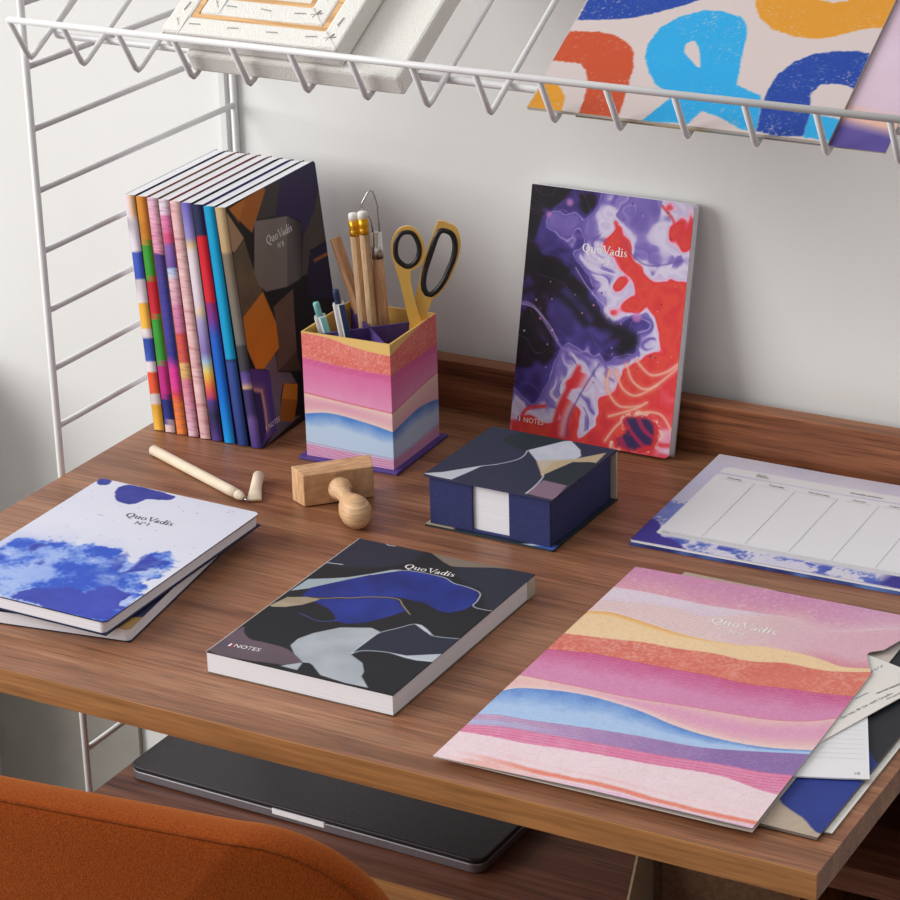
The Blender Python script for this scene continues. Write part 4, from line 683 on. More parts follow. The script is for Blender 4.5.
# ================================================================== PEN CUP
CX0, CY0, CW, CH = .1630, .4223, .0815, .1115
cup = thing('pen_cup', 'square pen cup with pink and blue watercolour bands', 'pen cup', at(CX0, CY0, 0, math.radians(2.2)))
mb = MB(); mb.box(-.0055, CW+.0055, -.0055, CW+.0055, 0, .0026); mb.build('base_plate', M['purple_card'], cup, bevel=.0006)
def cupface(left):
    A = Art(CW*1000, (CH-.0026)*1000, .6 if left is not None else 4, (238, 206, 196)); s = A.U/A.w; t = 1-A.V/A.h; s0 = s
    def cv(pts): return np.interp(s, [q[0] for q in pts], [q[1] for q in pts])
    def sm(pts): return np.interp(s, *zip(*[tuple(q) for q in crom(pts, False, 6)]))
    if left is None or left:
        y1 = sm([(0,.008),(.3,.02),(.6,.065),(.85,.085),(1,.09)]); y2 = sm([(0,.205),(.5,.235),(1,.245)]); y3 = sm([(0,.49),(.5,.52),(1,.545)]); y4 = sm([(0,.66),(.3,.625),(.7,.655),(1,.695)]); y5 = sm([(0,.905),(.5,.92),(1,.925)])
    else:
        y1 = sm([(0,.09),(.3,.05),(.6,.015),(.8,-.02),(1,-.02)]); y2 = sm([(0,.245),(.5,.245),(1,.245)]); y3 = sm([(0,.545),(.3,.52),(.7,.49),(1,.475)]); y4 = sm([(0,.695),(.5,.655),(.8,.67),(1,.70)]); y5 = sm([(0,.925),(.5,.925),(1,.905)])
    n = fbm(A.U, A.V, 14, 5); nf = fbm(A.U, A.V, 1.6, 8, 3)
    lay = lambda lo, hi: np.clip(.5+(t-lo)/.008, 0, 1)*np.clip(.5-(t-hi)/.008, 0, 1)
    A.mix(lay(-1, y1), (234, 196, 120)); A.mix(lay(y1, y2), lerp3((214, 72, 64), (232, 120, 100), n)); A.mix(lay(y1, y2)*(nf > .66)*.3, (244, 190, 176))
    q = np.clip((t-y2)/(y3-y2), 0, 1); A.mix(lay(y2, y3), lerp3((214, 84, 148), (226, 138, 184), np.clip(q+.4*(n-.5), 0, 1))); 
    ln = lay(y2-.005, y2+.05)*np.clip(np.sin((t-y2)*520)*2, 0, 1); A.mix(ln*.7, (198, 50, 110))
    q = np.clip((t-y3)/(y4-y3), 0, 1); A.mix(lay(y3, y4), lerp3((240, 216, 200), (222, 150, 184), np.clip(np.sin(q*3.1)*.9*np.clip(1.3-s*.6, 0, 1) if (left is None or left) else q*.5+.1, 0, 1)*.8)); A.mix(lay(y3-.006, y3+.004)*.8, (206, 70, 90))
    q = np.clip((t-y4)/(y5-y4), 0, 1); A.mix(lay(y4, y5), lerp3((84, 136, 214), (190, 212, 238), np.clip(q*2.2+.5*(n-.5), 0, 1)))
    A.mix(lay(y1, y3)*.16, (250, 235, 235)); A.mix(lay(y1, y2)*np.clip((fbm(A.U, A.V, 1.0, 18, 2)-.5)*5, 0, 1)*.35, (248, 206, 196))
    A.mix(lay(y5, 2), lerp3((216, 160, 196), (226, 180, 206), n)); A.mix(lay(y5-.02, 2)*np.clip(np.sin((t-y5)*330)*2-.6, 0, 1)*.6, (178, 92, 150))
    return A
th_ = .0013; h_ = CH-.0026
wall = None
walls = [(True, frame_local((0, .0, .0026), (1, 0, 0), (0, 0, 1))), (False, frame_local((CW, 0, .0026), (0, 1, 0), (0, 0, 1))), (None, frame_local((CW, CW, .0026), (-1, 0, 0), (0, 0, 1))), (None, frame_local((0, CW, .0026), (0, -1, 0), (0, 0, 1)))]
for lf, mm in walls:
    plate('side_panel', cupface(lf), .0003, cup, [M['print_matte']], mm)
mb = MB(); q = th_
mb.annulus([(0,0),(CW,0),(CW,CW),(0,CW)], [(q,q),(CW-q,q),(CW-q,CW-q),(q,CW-q)], .0026, CH)
mb.box(q, CW-q, q, CW-q, .0027, .0046)
mb.build('inner_liner', speckle('ochre_liner', lin(222, 178, 96), lin(230, 188, 108), 60, .7, spec=.2), cup)
for a, b in (((.004, .004), (CW-.004, CW-.004)), ((CW-.004, .004), (.004, CW-.004))):
    mb = MB(); dx, dy = b[0]-a[0], b[1]-a[1]; L = math.hypot(dx, dy); nx, ny = -dy/L*.0009, dx/L*.0009
    mb.prism([(a[0]-nx, a[1]-ny), (b[0]-nx, b[1]-ny), (b[0]+nx, b[1]+ny), (a[0]+nx, a[1]+ny)], .0047, CH-.0045); mb.build('divider', M['purple_card'], cup)

# ---- things standing in the cup.  Sticks run from a foot inside the cup to a tip
def stick_frame(foot, tip):
    f = Vector(foot)+Vector((0, 0, ZD)); t = Vector(tip)+Vector((0, 0, ZD)); d = (t-f); L = d.length; d.normalize()
    e1 = Vector((.8714, .4905, 0)); e1 = (e1-d*e1.dot(d)).normalized(); e2 = d.cross(e1); m = Matrix.Identity(4)
    for i, a in enumerate((e1, e2, d)):
        for r in range(3): m[r][i] = a[r]
    m.translation = f; return m, L
ST = {"pencilA": [[0.1968, 0.4742, 0.0075], [0.1791, 0.484, 0.1966]], "pencilB": [[0.2058, 0.473, 0.0075], [0.189, 0.4825, 0.1997]], "stick": [[0.1961, 0.4906, 0.055], [0.1535, 0.496, 0.1684]], "tool": [[0.2037, 0.4866, 0.0075], [0.198, 0.4895, 0.1611]], "penT": [[0.1921, 0.4543, 0.0075], [0.1668, 0.4401, 0.1314]], "penN": [[0.2024, 0.4541, 0.0075], [0.184, 0.4438, 0.1438]]}
SCO = [0.229, 0.4856, 0.113]
SCA = [[[-13.7, 58.5], [-12.2, 68.7], [-7.4, 76.2], [-1.6, 79.1], [4.8, 77.9], [10.3, 71.4], [13.6, 62.8], [14.2, 54.3], [10.4, 46.7], [2.9, 41.4], [-3.7, 40.2], [-10.1, 44.7], [-12.6, 51.6]], [[-8.1, 59.2], [-7.1, 66.0], [-4.0, 71.0], [-0.2, 72.4], [3.8, 71.3], [6.4, 65.6], [7.5, 58.7], [6.0, 51.9], [2.6, 47.4], [-1.0, 46.3], [-5.3, 49.7], [-7.6, 54.0]], [[-12.1, 58.4], [-11.0, 66.9], [-6.7, 74.0], [-0.9, 76.0], [5.5, 74.1], [9.9, 67.2], [11.6, 58.6], [9.7, 50.1], [4.6, 44.6], [-2.0, 43.1], [-8.4, 47.2], [-11.4, 52.4]], [[-11.0, 45.6], [-6.1, 41.5], [2.2, 41.4], [1.3, 32.3], [3.8, 18.4], [9.0, -0.9], [11.2, -9.7], [4.0, -100], [2.0, -101], [1.3, -12.9], [-2.8, 6.4], [-6.8, 29.1]]]
SCB = [[[25.7, 82.2], [32.5, 80.2], [40.0, 76.4], [42.7, 68.0], [42.7, 57.8], [37.5, 40.8], [28.9, 24.6], [17.7, 14.5], [10.3, 16.5], [7.7, 26.1], [10.7, 41.5], [15.0, 54.3], [20.3, 69.5]], [[28.5, 71.6], [32.7, 70.6], [35.6, 67.3], [37.0, 60.5], [35.5, 50.3], [31.5, 40.1], [25.9, 28.5], [18.7, 21.4], [15.4, 21.2], [13.6, 26.8], [15.2, 38.5], [20.2, 54.1], [24.8, 66.8]], [[25.0, 75.6], [32.3, 75.4], [38.3, 71.5], [40.6, 62.1], [39.1, 51.0], [34.7, 40.0], [29.0, 28.1], [18.9, 17.1], [13.3, 18.1], [9.6, 25.2], [10.9, 37.2], [16.3, 53.4], [21.3, 67.7]], [[7.7, 26.9], [10.3, 16.1], [18.5, 14.5], [14.9, 4.2], [11.7, -4.8], [9.5, -13.1], [1.0, -100], [-1.5, -100], [-1.1, -9.3], [3.0, 11.5]]]
TOOLW = [(-2.6,0),(-3.8,13),(-10.4,22),(-10.8,25),(-9.8,28),(-5.2,35.5),(-3.2,37.2),(-1.2,36.5),(0.6,31),(2.0,24),(2.6,10),(2.4,0)]
TOOLR = 0.0
PENR = 0.0
for k, (lab, key) in enumerate((('natural pencil with white eraser, left of the two in the pen cup', 'pencilA'), ('natural pencil with white eraser, right of the two in the pen cup', 'pencilB'))):
    m, L = stick_frame(*ST[key]); t = thing('pencil', lab, 'pencil', m, 'eraser pencils in the pen cup')
    mb = MB(); mb.tube([(0,0,.0), (0,0,.012), (0,0,L-.018)], [.0006, .0041, .0041], 8); mb.build('barrel', M['pale_wood'], t)
    mb = MB(); zz = L-.019; mb.tube([(0,0,zz), (0,0,zz+.004), (0,0,zz+.0045), (0,0,zz+.006), (0,0,zz+.0065), (0,0,zz+.013)], [.0043,.0043,.0041,.0041,.0043,.0043], 16); mb.build('ferrule', M['brass'], t, True)
    mb = MB(); mb.tube([(0,0,L-.0062), (0,0,L-.001), (0,0,L)], [.0041,.0041,.0034], 16); mb.build('eraser', M['eraser'], t, True)
m, L = stick_frame(*ST['stick']); t = thing('pencil', 'thick plain wooden pencil leaning left in the pen cup', 'pencil', m)
mb = MB(); mb.tube([(0,0,0), (0,0,.014), (0,0,L)], [.0044, .0049, .0049], 8); mb.build('barrel', M['handle_wood'], t)
m, L = stick_frame(*ST['tool']); t = thing('clay_tool', 'wooden clay loop tool with a bent wire end in the pen cup', 'clay tool', m)
mb = MB(); mb.tube([(0,0,0), (0,0,.004), (0,0,.05), (0,0,.09), (0,0,L)], [.004, .006, .0078, .0066, .0046], 20); mb.build('handle', M['handle_wood'], t, True)
mb = MB(); mb.tube([(0,0,L-.002), (0,0,L+.008), (0,0,L+.0081), (0,0,L+.020)], [.0050,.0048,.0044,.0042], 18); mb.build('ferrule', M['steel'], t, True)
wire = [(x/1000, 0, L+.018+y/1000) for x, y in TOOLW]
mb = MB(); mb.tube([tuple(q) for q in [Vector(a) for a in wire]], .00075, 8); ob = mb.build('wire_loop', M['steel'], t, True)
ob.matrix_basis = Matrix.Rotation(TOOLR, 4, 'Z')
for key, lab, c1 in (('penT', 'white and teal click pen in the pen cup', 'teal'), ('penN', 'white and navy click pen in the pen cup', 'navy')):
    m, L = stick_frame(*ST[key]); t = thing('click_pen', lab, 'pen', m @ Matrix.Rotation(PENR, 4, 'Z'))
    mb = MB(); mb.tube([(0,0,0), (0,0,.012), (0,0,L-.012)], [.001, .0040, .0044], 14); mb.build('barrel', M['plastic_white'], t, True)
    mb = MB(); mb.prism(rrect(-.0046, .0046, -.0042, .0042, .0016, 3), L-.042, L-.012); mb.build('upper_barrel', M['plastic_white'], t)
    mb = MB(); mb.tube([(0,0,L-.013), (0,0,L-.001), (0,0,L)], [.0027,.0027,.0022], 12); mb.build('push_button', M[c1], t, True)
    mb = MB(); mb.box(.0006, .0052, -.0052, -.0040, L-.044, L-.0125); mb.build('clip', M[c1], t)
# ---- scissors
SM = frame((SCO[0], SCO[1], SCO[2]), (.8714, .4905, 0), (0, 0, 1))
sc = thing('scissors', 'gold scissors with black grips in the pen cup', 'scissors', SM)
def half(name, outer, hole, gout, shank, z0, z1):
    def rs(pts, n=48):
        P = crom(pts, True, 8); c = np.array(pts).mean(0); a = np.arctan2(P[:, 1]-c[1], P[:, 0]-c[0]); o = np.argsort(a); aa = np.linspace(-math.pi, math.pi, n, endpoint=False)
        rr = np.interp(aa, a[o], np.hypot(P[o, 0]-c[0], P[o, 1]-c[1]), period=2*math.pi); return [((c[0]+r*math.cos(x))/1000, (c[1]+r*math.sin(x))/1000) for x, r in zip(aa, rr)]
    mb = MB(); mb.annulus(rs(outer), rs(gout), z0, z1); mb.prism([(x/1000, y/1000) for x, y in shank], z0, z1-.0001); o = mb.build('blade', M['gold'], sc)
    g = rs(gout); hh = rs(hole); mid = [((a[0]+b[0])/2, (a[1]+b[1])/2) for a, b in zip(g, hh)]; rad = sum(math.hypot(a[0]-b[0], a[1]-b[1]) for a, b in zip(g, hh))/len(g)/2
    mb = MB(); mb.tube([(x, y, (z0+z1)/2) for x, y in mid], rad*1.12, 12, closed=True); mb.build('grip', M['black_rubber'], o, True)
half('a', *SCA, .0004, .0028); half('b', *SCB, -.0024, .0000)

# ================================================================== MEMO BOX
d = DATA['memo']; MM = frame((.3190, .3440, 0), (1, -.012, 0), (.012, 1, 0))
box = thing('memo_box', 'navy memo paper box with a printed lid', 'memo box', MM)
A = Art(112.5, 110, .6, (45, 49, 74)); A.mix(fbm(A.U, A.V, 40, 3)*.5, (40, 46, 62))
A.fill(d['teal'], (34, 44, 50), 2, True); A.fill(d['leaf'], lerp3((170, 176, 194), (206, 208, 220), fbm(A.U, A.V, 14, 3)), .8); A.fill(d['tan'], (186, 166, 134), .8); A.fill(d['leaf'][:6]+d['leaf'][6:], (196, 200, 214), .8, alpha=.35)
A.fill(d['teal2'], (38, 48, 54), .8, True); A.fill(d['tail'], (190, 196, 208), .8); A.line(d['line'], 1.0, (190, 196, 210)); A.fill(d['mauve'], (132, 108, 126), .8); A.line(d['line2'], 1.1, (200, 202, 212)); A.line(d['tan'][-2:]+d['tan'][:1], 1.0, (190, 160, 120), False)
plate('lid', A, .0018, box, None, Matrix.Translation((0, 0, .0418)), (), 4, None, (), (60, 60, 84))
A = Art(112.5, 112, 2, (38, 46, 60)); A.fill([(-1, -1), (26, -1), (14, 30), (-1, 60)], (180, 166, 136), 2); A.fill([(86, -1), (113, -1), (113, 10)], (70, 100, 180), 2); A.fill([(84, -1), (92, -1), (104, 6), (96, 5)], (214, 218, 226), 2)
plate('base_cover', A, .0016, box, None, None, (), 4, None, (), (44, 58, 66))
bw, bd, b0, b1 = .1055, .1035, .0016, .0415; ox, oy = .0030, .0030
mb = MB(); mb.box(ox, ox+.038, oy, oy+.0022, b0, b1); mb.box(ox+.070, ox+bw, oy, oy+.0022, b0, b1); mb.box(ox+.038, ox+.070, oy, oy+.0022, b0, b0+.002)
mb.box(ox, ox+.0022, oy+.0022, oy+bd, b0, b1); mb.box(ox+bw-.0022, ox+bw, oy+.0022, oy+bd, b0, b1); mb.box(ox+.0022, ox+bw-.0022, oy+bd-.0022, oy+bd, b0, b1)
mb.build('tray', M['navy_card'], box, bevel=.0004)
mb = MB(); mb.box(ox+.004, ox+bw-.004, oy+.0024, oy+bd-.004, b0, b1-.001); mb.build('paper_block', M['pages'], box)
mb = MB(); mb.box(.0, .1125, .1085, .1105, .0016, .0418); mb.build('spine', M['paper_grey'], box)

# ================================================================== FOLDER AND PAPERS (right front)
# lowest: lined pad, then brown backed notebook
def lined(w, h, gap, step=2.0, base=(232, 230, 224), col=(196, 196, 194), m=6):
    ex = []; y = gap*2
    while y < h-4: ex.append((*rectx(m, y, w-m*.3, y+.22), 1)); y += gap
    return Art(w, h, step*8, base), ex
A, ex = lined(205, 290, 7); o = plate('lined_pad', A, .0010, None, [M['print_matte'], M['rule_ink']], frame((.5663, .0470, 0), (1, .0, 0), (0, 1, 0)), (), 4, None, ex)
tag(o, 'cream lined paper sheets at the very bottom of the folder pile', 'paper')
A = Art(230, 311.5, .9, (186, 166, 146)); U, V = A.U, A.V
A.img[:] = lerp3((176, 158, 140), (192, 174, 156), fbm(U, V, 3, 3))
A.fill([(192, 32), (197, 27), (212, 18.5), (234, 10), (234, 110), (216, 120), (196, 128), (170, 60)], lerp3((40, 52, 120), (52, 72, 156), fbm(U, V, 24, 5)), 1, True); A.fill([(216, 120), (234, 110), (234, 250), (170, 250), (180, 150), (196, 128)], (44, 46, 52), 1, True)
A.fill([(70, 313), (84, 306), (110, 303), (235, 300), (235, 313)], (44, 46, 56), 1); A.fill([(146, 313), (150, 300), (153, 313)], (200, 204, 210), .8)
o = plate('notebook', A, .0020, None, None, frame((.5366, .0365, .0011), (1, -.006, 0), (.006, 1, 0)), (), 4, None, (), (120, 112, 104))
tag(o, 'large kraft notebook with a blue shape lying under the striped folder', 'notebook')
A, ex = lined(118, 180, 6.4, base=(230, 229, 232)); ex = [(a_, f_, 1) for a_, f_, _ in ex[2:]]; v, f = sans('c2', 108.5, 5.4, 112, 5.4); ex.append((v, f, 2))
o = plate('note_pad', A, .0010, None, [M['print_matte'], M['rule_ink'], M['black_ink']], frame((.6610, .0700, .0041), (.92, .36, 0), (-.36, .92, 0)), (), 4, None, ex)
tag(o, 'white ruled note pad sticking out of the right side of the folder', 'note pad')
# letterhead
lt = DATA['letter']; A = Art(lt['w'], 62, 10, (228, 224, 218)); ex = []
def put(txt, key, slot, hs=1.0):
    (x0, y0), (x1, y1) = lt[key]; v, f = sans(txt, x0, y0, x1, y1, hs); ex.append((v, f, slot))
put('Quo Vadis - BP 1234 - 44471 Carquefou', 'l1', 1); put('Quo Vadis International', 'l2', 1); put('www.quovadis.eu', 'l3', 1)
for k in ('r1', 'r2'): (x0, y0), (x1, y1) = lt[k]; ex.append((*linex(x0, y0, x1, y1, .3 if k == 'r1' else .6), 1 if k == 'r1' else 2))
(x0, y0), (x1, y1) = lt['logo']
for k in range(8): t_ = k/8; X = x0+(x1-x0)*t_; Y = y0+(y1-y0)*t_; ex.append((*rectx(X, Y-.6+(k % 3)*.7, X+.9, Y+.5+(k % 2)*1.2), 2))
o = plate('letterhead', A, .0006, None, [M['print_matte'], M['black_ink'], M['blue_ink']], frame(lt['o'], lt['e1'], lt['e2']), (), 4, None, ex)
tag(o, 'pale printed letterhead sheet tucked in the folder notch', 'letterhead')
# folder
d = DATA['fold']
def fmax(V):
    V = np.asarray(V, float)
    return np.interp(V, [0, 224, 226.5, 238, 250, 253, 256, 262, 282, 284, 320], [221.5, 218, 217, 211, 206, 205.5, 207, 213.7, 219.5, 220, 222])
A = Art(222, 319, .72, (214, 150, 182), fmax); U, V = A.U, A.V
L = {k: A.curve(d[k]) for k in d if k.startswith('L')}
n1 = fbm(U, V, 40, 2); n2 = fbm(U, V, 12, 3); nf = fbm(U, V, 2.0, 4, 3)
q = np.clip((V-L['L1'])/60, 0, 1); A.img[:] = lerp3((216, 150, 168), (202, 128, 172), np.clip(q*2+.6*(n1-.5), 0, 1)); A.mix(np.clip((U-130)/70, 0, 1)*.5, (216, 172, 204)); A.mix(((nf > .62)*.45)*np.clip(n2*2-.6, 0, 1), (232, 200, 222))
A.below(L['L1'], lerp3((224, 212, 228), (218, 200, 216), n1)); qr = np.clip((U-120)/50, 0, 1)[..., None]; 
A.below(L['L2'], lerp3((226, 202, 202), (218, 168, 186), np.clip((U-100)/80+.4*(n2-.5), 0, 1)))
rip = np.clip(np.sin((V-L['L3'])*1.75+.03*U)*2.5-1.2, 0, 1)*np.clip((V-L['L3'])/4, 0, 1)*np.clip((L['L2']+8-V)/8, 0, 1)*np.clip((165-U)/30, 0, 1); A.mix(rip*.55, (206, 150, 150))
A.mix(np.clip((U-95)/60, 0, 1)*np.clip(1-np.abs(V-L['L2']-3)/10, 0, 1)*.5, (226, 190, 200)); A.mix(np.clip((U-150)/40, 0, 1)*np.clip(1-(V-L['L3'])/16, 0, 1)*.7*(V > L['L3']), (208, 112, 122))
yq = np.clip((L['L3']-V)/7, 0, 1); A.below(L['L3'], lerp3((232, 164, 66), (238, 204, 152), np.clip(yq+np.clip((U-60)/70, 0, 1)*.8, 0, 1)))
cq = lerp3((206, 84, 68), (222, 116, 92), n2); A.below(L['L4'], cq); A.mix((nf > .55)*.42*np.clip(n1*2-.5, 0, 1)*(V < L['L4'])*(V > L['L5']), (236, 190, 176))
mq = np.clip((L['L5']-V)/34, 0, 1); A.below(L['L5'], lerp3((198, 74, 132), (208, 124, 170), np.clip(mq*1.2+.5*(n2-.5), 0, 1)))
ln = np.clip(np.sin((L['L5']-V)*1.5+.01*U)*3-1.8, 0, 1)*np.clip(1-(L['L5']-V)/22, 0, 1)*(V < L['L5']+1); A.mix(ln*.6, (170, 50, 96))
pq = np.clip((L['L6']-V)/np.maximum(L['L6']-L['L7'], 2), 0, 1); A.below(L['L6'], lerp3((232, 196, 180), (220, 150, 184), np.clip(np.sin(pq*3.0+.4*n1)*1.0*np.clip(U/90, .25, 1), 0, 1))); A.mix(np.clip(1-np.abs(V-L['L6'])/1.0, 0, 1)*.6, (196, 84, 92)); A.mix(np.clip(1-(V-L['L7'])/7, 0, 1)*(V > L['L7'])*(V < L['L6'])*.6, (234, 206, 206))
bq = np.clip((L['L7']-V)/np.maximum(L['L7']-L['L8'], 4), 0, 1); A.below(L['L7'], lerp3((70, 126, 206), (158, 194, 236), np.clip(bq*1.7+.6*(n2-.5), 0, 1)))
vq = np.clip(U/180+.3*(n2-.5), 0, 1); A.below(L['L8'], lerp3((196, 160, 196), (122, 92, 164), vq)); ln = np.clip(np.sin((L['L8']-V)*1.9)*2-.8, 0, 1)*(V < L['L8'])*(V > L['L9']-4); A.mix(ln*.5, (142, 92, 140)); A.mix((V < L['L8'])*np.clip((70-U)/60, 0, 1)*np.clip(1-np.abs(V-L['L9']-5)/5, 0, 1)*.8, (150, 186, 232))
A.below(L['L9'], lerp3((214, 104, 150), (224, 140, 176), n2)); ln = np.clip(np.sin((L['L9']-V)*1.7)*2-.7, 0, 1)*(V < L['L9'])*(V > L['L10']-3); A.mix(ln*.55, (190, 70, 120))
A.below(L['L10']+1.5*(nf-.5), lerp3((236, 214, 220), (230, 204, 210), n2)); sd_ = np.abs(V-L['L11']-2*(n2-.5)); A.mix(np.clip(1.6-sd_/2.2, 0, 1)*np.clip((U-10)/60, 0, 1)*.85, (224, 104, 76)); A.mix(np.clip(1-np.abs(V-L['L11']-9)/3, 0, 1)*np.clip(n1*2-.7, 0, 1)*.5, (228, 160, 150))
A.mix(np.clip(.5-(V-(L['L11']-4+3*(n2-.5)))/1.5, 0, 1)*np.clip((U-60)/70, 0, 1)*.8, lerp3((222, 160, 206), (228, 190, 220), n1)); A.mix(np.clip(.5-(V-7-6*(n2-.5)-4*(nf-.5))/2, 0, 1)*np.clip((100-U)/50, 0, 1)*np.clip(n1*3-.9, 0, 1)*.7, (226, 130, 104))
A.img[:] = A.img*.86+np.array((240, 222, 226))*.14; A.mix((fbm(U, V, 1.1, 77, 2) > .60)*.10, (250, 240, 240)); A.mix((fbm(U, V, 1.3, 87, 2) > .62)*.07, (150, 90, 120))
fold = thing('folder', 'pink, yellow and blue striped paper folder at the desk corner', 'folder', frame((.5082, .0175, .0034), (1, .0155, 0), (-.0112, 1, 0)))
zf = lambda u, v: .0026*np.clip(u/110, 0, 1)
plate('front_flap', A, .0005, fold, [M['print'], M['white_ink']], Matrix.Translation((0, 0, .0010)), (), 4, zf, [(v, f, 1) for v, f in (serif_word(*d['title'][0], *d['title'][1]), sans('N\u00b03', *d['no'][0], *d['no'][1]))], (232, 226, 226))
A = Art(221, 317, 20, (206, 196, 190)); plate('back_flap', A, .0005, fold, [M['print_matte']], Matrix.Translation((0, .001, 0)))

# ================================================================== WEEKLY PLANNER
d = DATA['plan']; PM = frame((.4783, .3806, 0), (1, .026, 0), (-.026, 1, 0))
A = Art(300, 182, .75, (214, 210, 226)); U, V = A.U, A.V; n1 = fbm(U, V, 30, 4); n2 = fbm(U, V, 9, 5)
A.img[:] = lerp3((206, 202, 226), (226, 220, 230), n1); A.mix(np.clip((70-U)/40, 0, 1)*np.clip(1.2-np.abs(V-120)/50, 0, 1)*.5, (176, 180, 216))
n3 = fbm(U, V, 2.6, 15, 3); n4 = fbm(U, V, 15, 25, 4)
band = np.clip((19-V)/5, 0, 1); bl = np.clip((n4+(n3-.5)*.5+(n2-.5)*.7-.42)*5, 0, 1)*band; A.mix(bl*.9, lerp3((118, 146, 216), (58, 74, 176), np.clip(n4*2-.5, 0, 1)))
lf = np.clip((26-U+.12*(V-60))/8, 0, 1)*np.clip(1.25-np.abs(V-58)/32, 0, 1); bl = np.clip((lf+(n2-.5)*1.1+(n3-.5)*.6-.45)*4, 0, 1)*np.clip(lf*6, 0, 1); A.mix(bl*.85, lerp3((120, 138, 208), (70, 78, 170), n4))
A.fill([(-2, -2), (44, -2), (34, 10), (18, 16), (12, 34), (-2, 40)], (66, 58, 148), 2.5, True, 4, 7)
A.fill([(160, 172), (172, 166), (178, 170), (174, 178)], (62, 54, 150), 1, True, 1); A.fill([(190, 168), (214, 160), (220, 172), (200, 178)], (62, 54, 150), 1, True, 1); A.fill([(222, 40), (300, 20), (300, -2), (200, -2)], (64, 58, 146), 8, True, 3, 8)
paper = (232, 231, 236)
A.fill([(13, 20), (13, 142), (15, 144.5), (290, 144.5), (290, 20), (16, 18)], paper, .8); A.fill([(14, 147.5), (14, 157), (17, 160), (290, 160), (290, 147.5)], paper, .8)
ex = []
for (x0, y0), (x1, y1) in d['cols']: ex.append((*linex(x0*.5+x1*.5, 137, x0*.5+x1*.5, 27, .28), 1))
for k in range(6):
    if 10+40*k < 290: ex.append((*linex(240, 137, 240, 27, .28), 1)) if k == 5 else None
for (a, b), nm in zip(d['days'], ('Monday', 'Tuesday', 'Wednesday', 'Thursday', 'Friday')):
    mx_ = (a[0]+b[0])/2; w = (b[0]-a[0])*.28; v, f = sans(nm, mx_-w, 138, mx_+w, 138); ex.append((v, f, 2)); ex.append((*linex(mx_-w*1.8, 135.6, mx_+w*1.8, 135.6, .22), 1))
v, f = sans('Weekly planner', d['wk'][0][0], 150.5, d['wk'][1][0]+2, 150.5); ex.append((v, f, 2))
v, f = sans('QUO', d['logo'][0][0], 153.6, d['logo'][1][0]-3, 153.6); ex.append((v, f, 2)); v, f = sans('VADIS', d['logo'][0][0], 150.2, d['logo'][1][0], 150.2); ex.append((v, f, 2))
v, f = sans('Notes', 17, 22, 23, 22); ex.append((v, f, 1))
for k in range(4): ex.append((*linex(16, 19.5+k*1.6, 288, 19.5+k*1.6, .2), 1))
pz = lambda u, v: .0014*np.clip(1-u/110, 0, 1)*np.clip(v/180, 0, 1)+.0016*np.clip((u-150)/80, 0, 1)*np.clip(v/180, 0, 1)
pl = thing('weekly_planner', 'weekly planner pad with blue ink border by the upstand', 'planner', PM)
plate('top_sheet', A, .0004, pl, [M['print_matte'], M['grey_ink'], M['black_ink']], Matrix.Translation((0, 0, .0042)), (), 4, pz, ex, (226, 222, 232))
mb = MB(); mb.box(.0004, .2996, .0004, .1816, .0022, .0040); mb.build('sheet_stack', M['pages'], pl)
A = Art(301, 183, 3, (44, 48, 110)); A.mix(np.clip(fbm(A.U, A.V, 24, 9)*2-.8, 0, 1), (110, 150, 216)); plate('backing_sheet', A, .0018, pl, [M['print_matte']], Matrix.Translation((-.0005, -.0010, 0)))

# ================================================================== STAMP, PEN, CAP
sa = math.radians(46)
stp = thing('rubber_stamp', 'beech hand stamp lying on its side in front of the pen cup', 'stamp', at(.2155, .3330, 0, sa))
mb = MB(); mb.add([(0,0,.0006),(.0575,0,.0006),(.0605,.0195,.0002),(-.0055,.0175,.0002),(0,0,.0272),(.0575,0,.0272),(.0605,.0195,.0296),(-.0055,.0175,.0296)],
       [(3,2,1,0),(4,5,6,7),(0,1,5,4),(1,2,6,5),(2,3,7,6),(3,0,4,7)]); mb.build('block', M['beech'], stp, bevel=.0006)
mb = MB(); mb.box(.0000, .0560, .0185, .0212, .001, .0275); mb.build('rubber_pad', M['paper_grey'], stp)
mb = MB(); prof = [(0, .0085), (.0025, .0098), (.006, .0092), (.0085, .0066), (.014, .0058), (.019, .0066), (.025, .0100), (.031, .0124), (.036, .0126), (.041, .0108), (.0445, .0066), (.0455, .0018)]
mb.tube([(.0285, -q[0]*1.48, .0138-.0009*q[0]/.045) for q in prof], [q[1] for q in prof], 28); mb.build('handle', M['beech_turned'], stp, True)
a = math.atan2(.3300-.3725, .1440-.0422)
pen = thing('ballpoint_pen', 'cream paper barrel pen lying uncapped beside the notebook row', 'pen', at(.0422, .3725, .0042, a))
PL = .1255
mb = MB(); mb.tube([(0,0,0), (.0006,0,0), (PL-.010,0,0), (PL,0,0)], [.0040, .0043, .0043, .0040], 20); mb.build('barrel', M['paper_pen'], pen, True)
mb = MB(); mb.tube([(PL,0,0), (PL+.003,0,-.0001), (PL+.006,0,-.0004), (PL+.009,0,-.0008)], [.0040, .0038, .0030, .0015], 18); mb.build('nose_cone', M['paper_pen'], pen, True)
mb = MB(); mb.tube([(PL+.009,0,-.0008), (PL+.012,0,-.0012), (PL+.0126,0,-.0013)], [.0012, .0006, .0003], 12); mb.build('nib', M['steel'], pen, True)
a = math.atan2(.3195-.3690, .1800-.1540)
cap = thing('pen_cap', 'cream paper pen cap with a flattened end beside the uncapped pen', 'pen cap', at(.1530, .3630, .0046, a))
mb = MB(); vs = []; nseg = 20; Lc = .0435
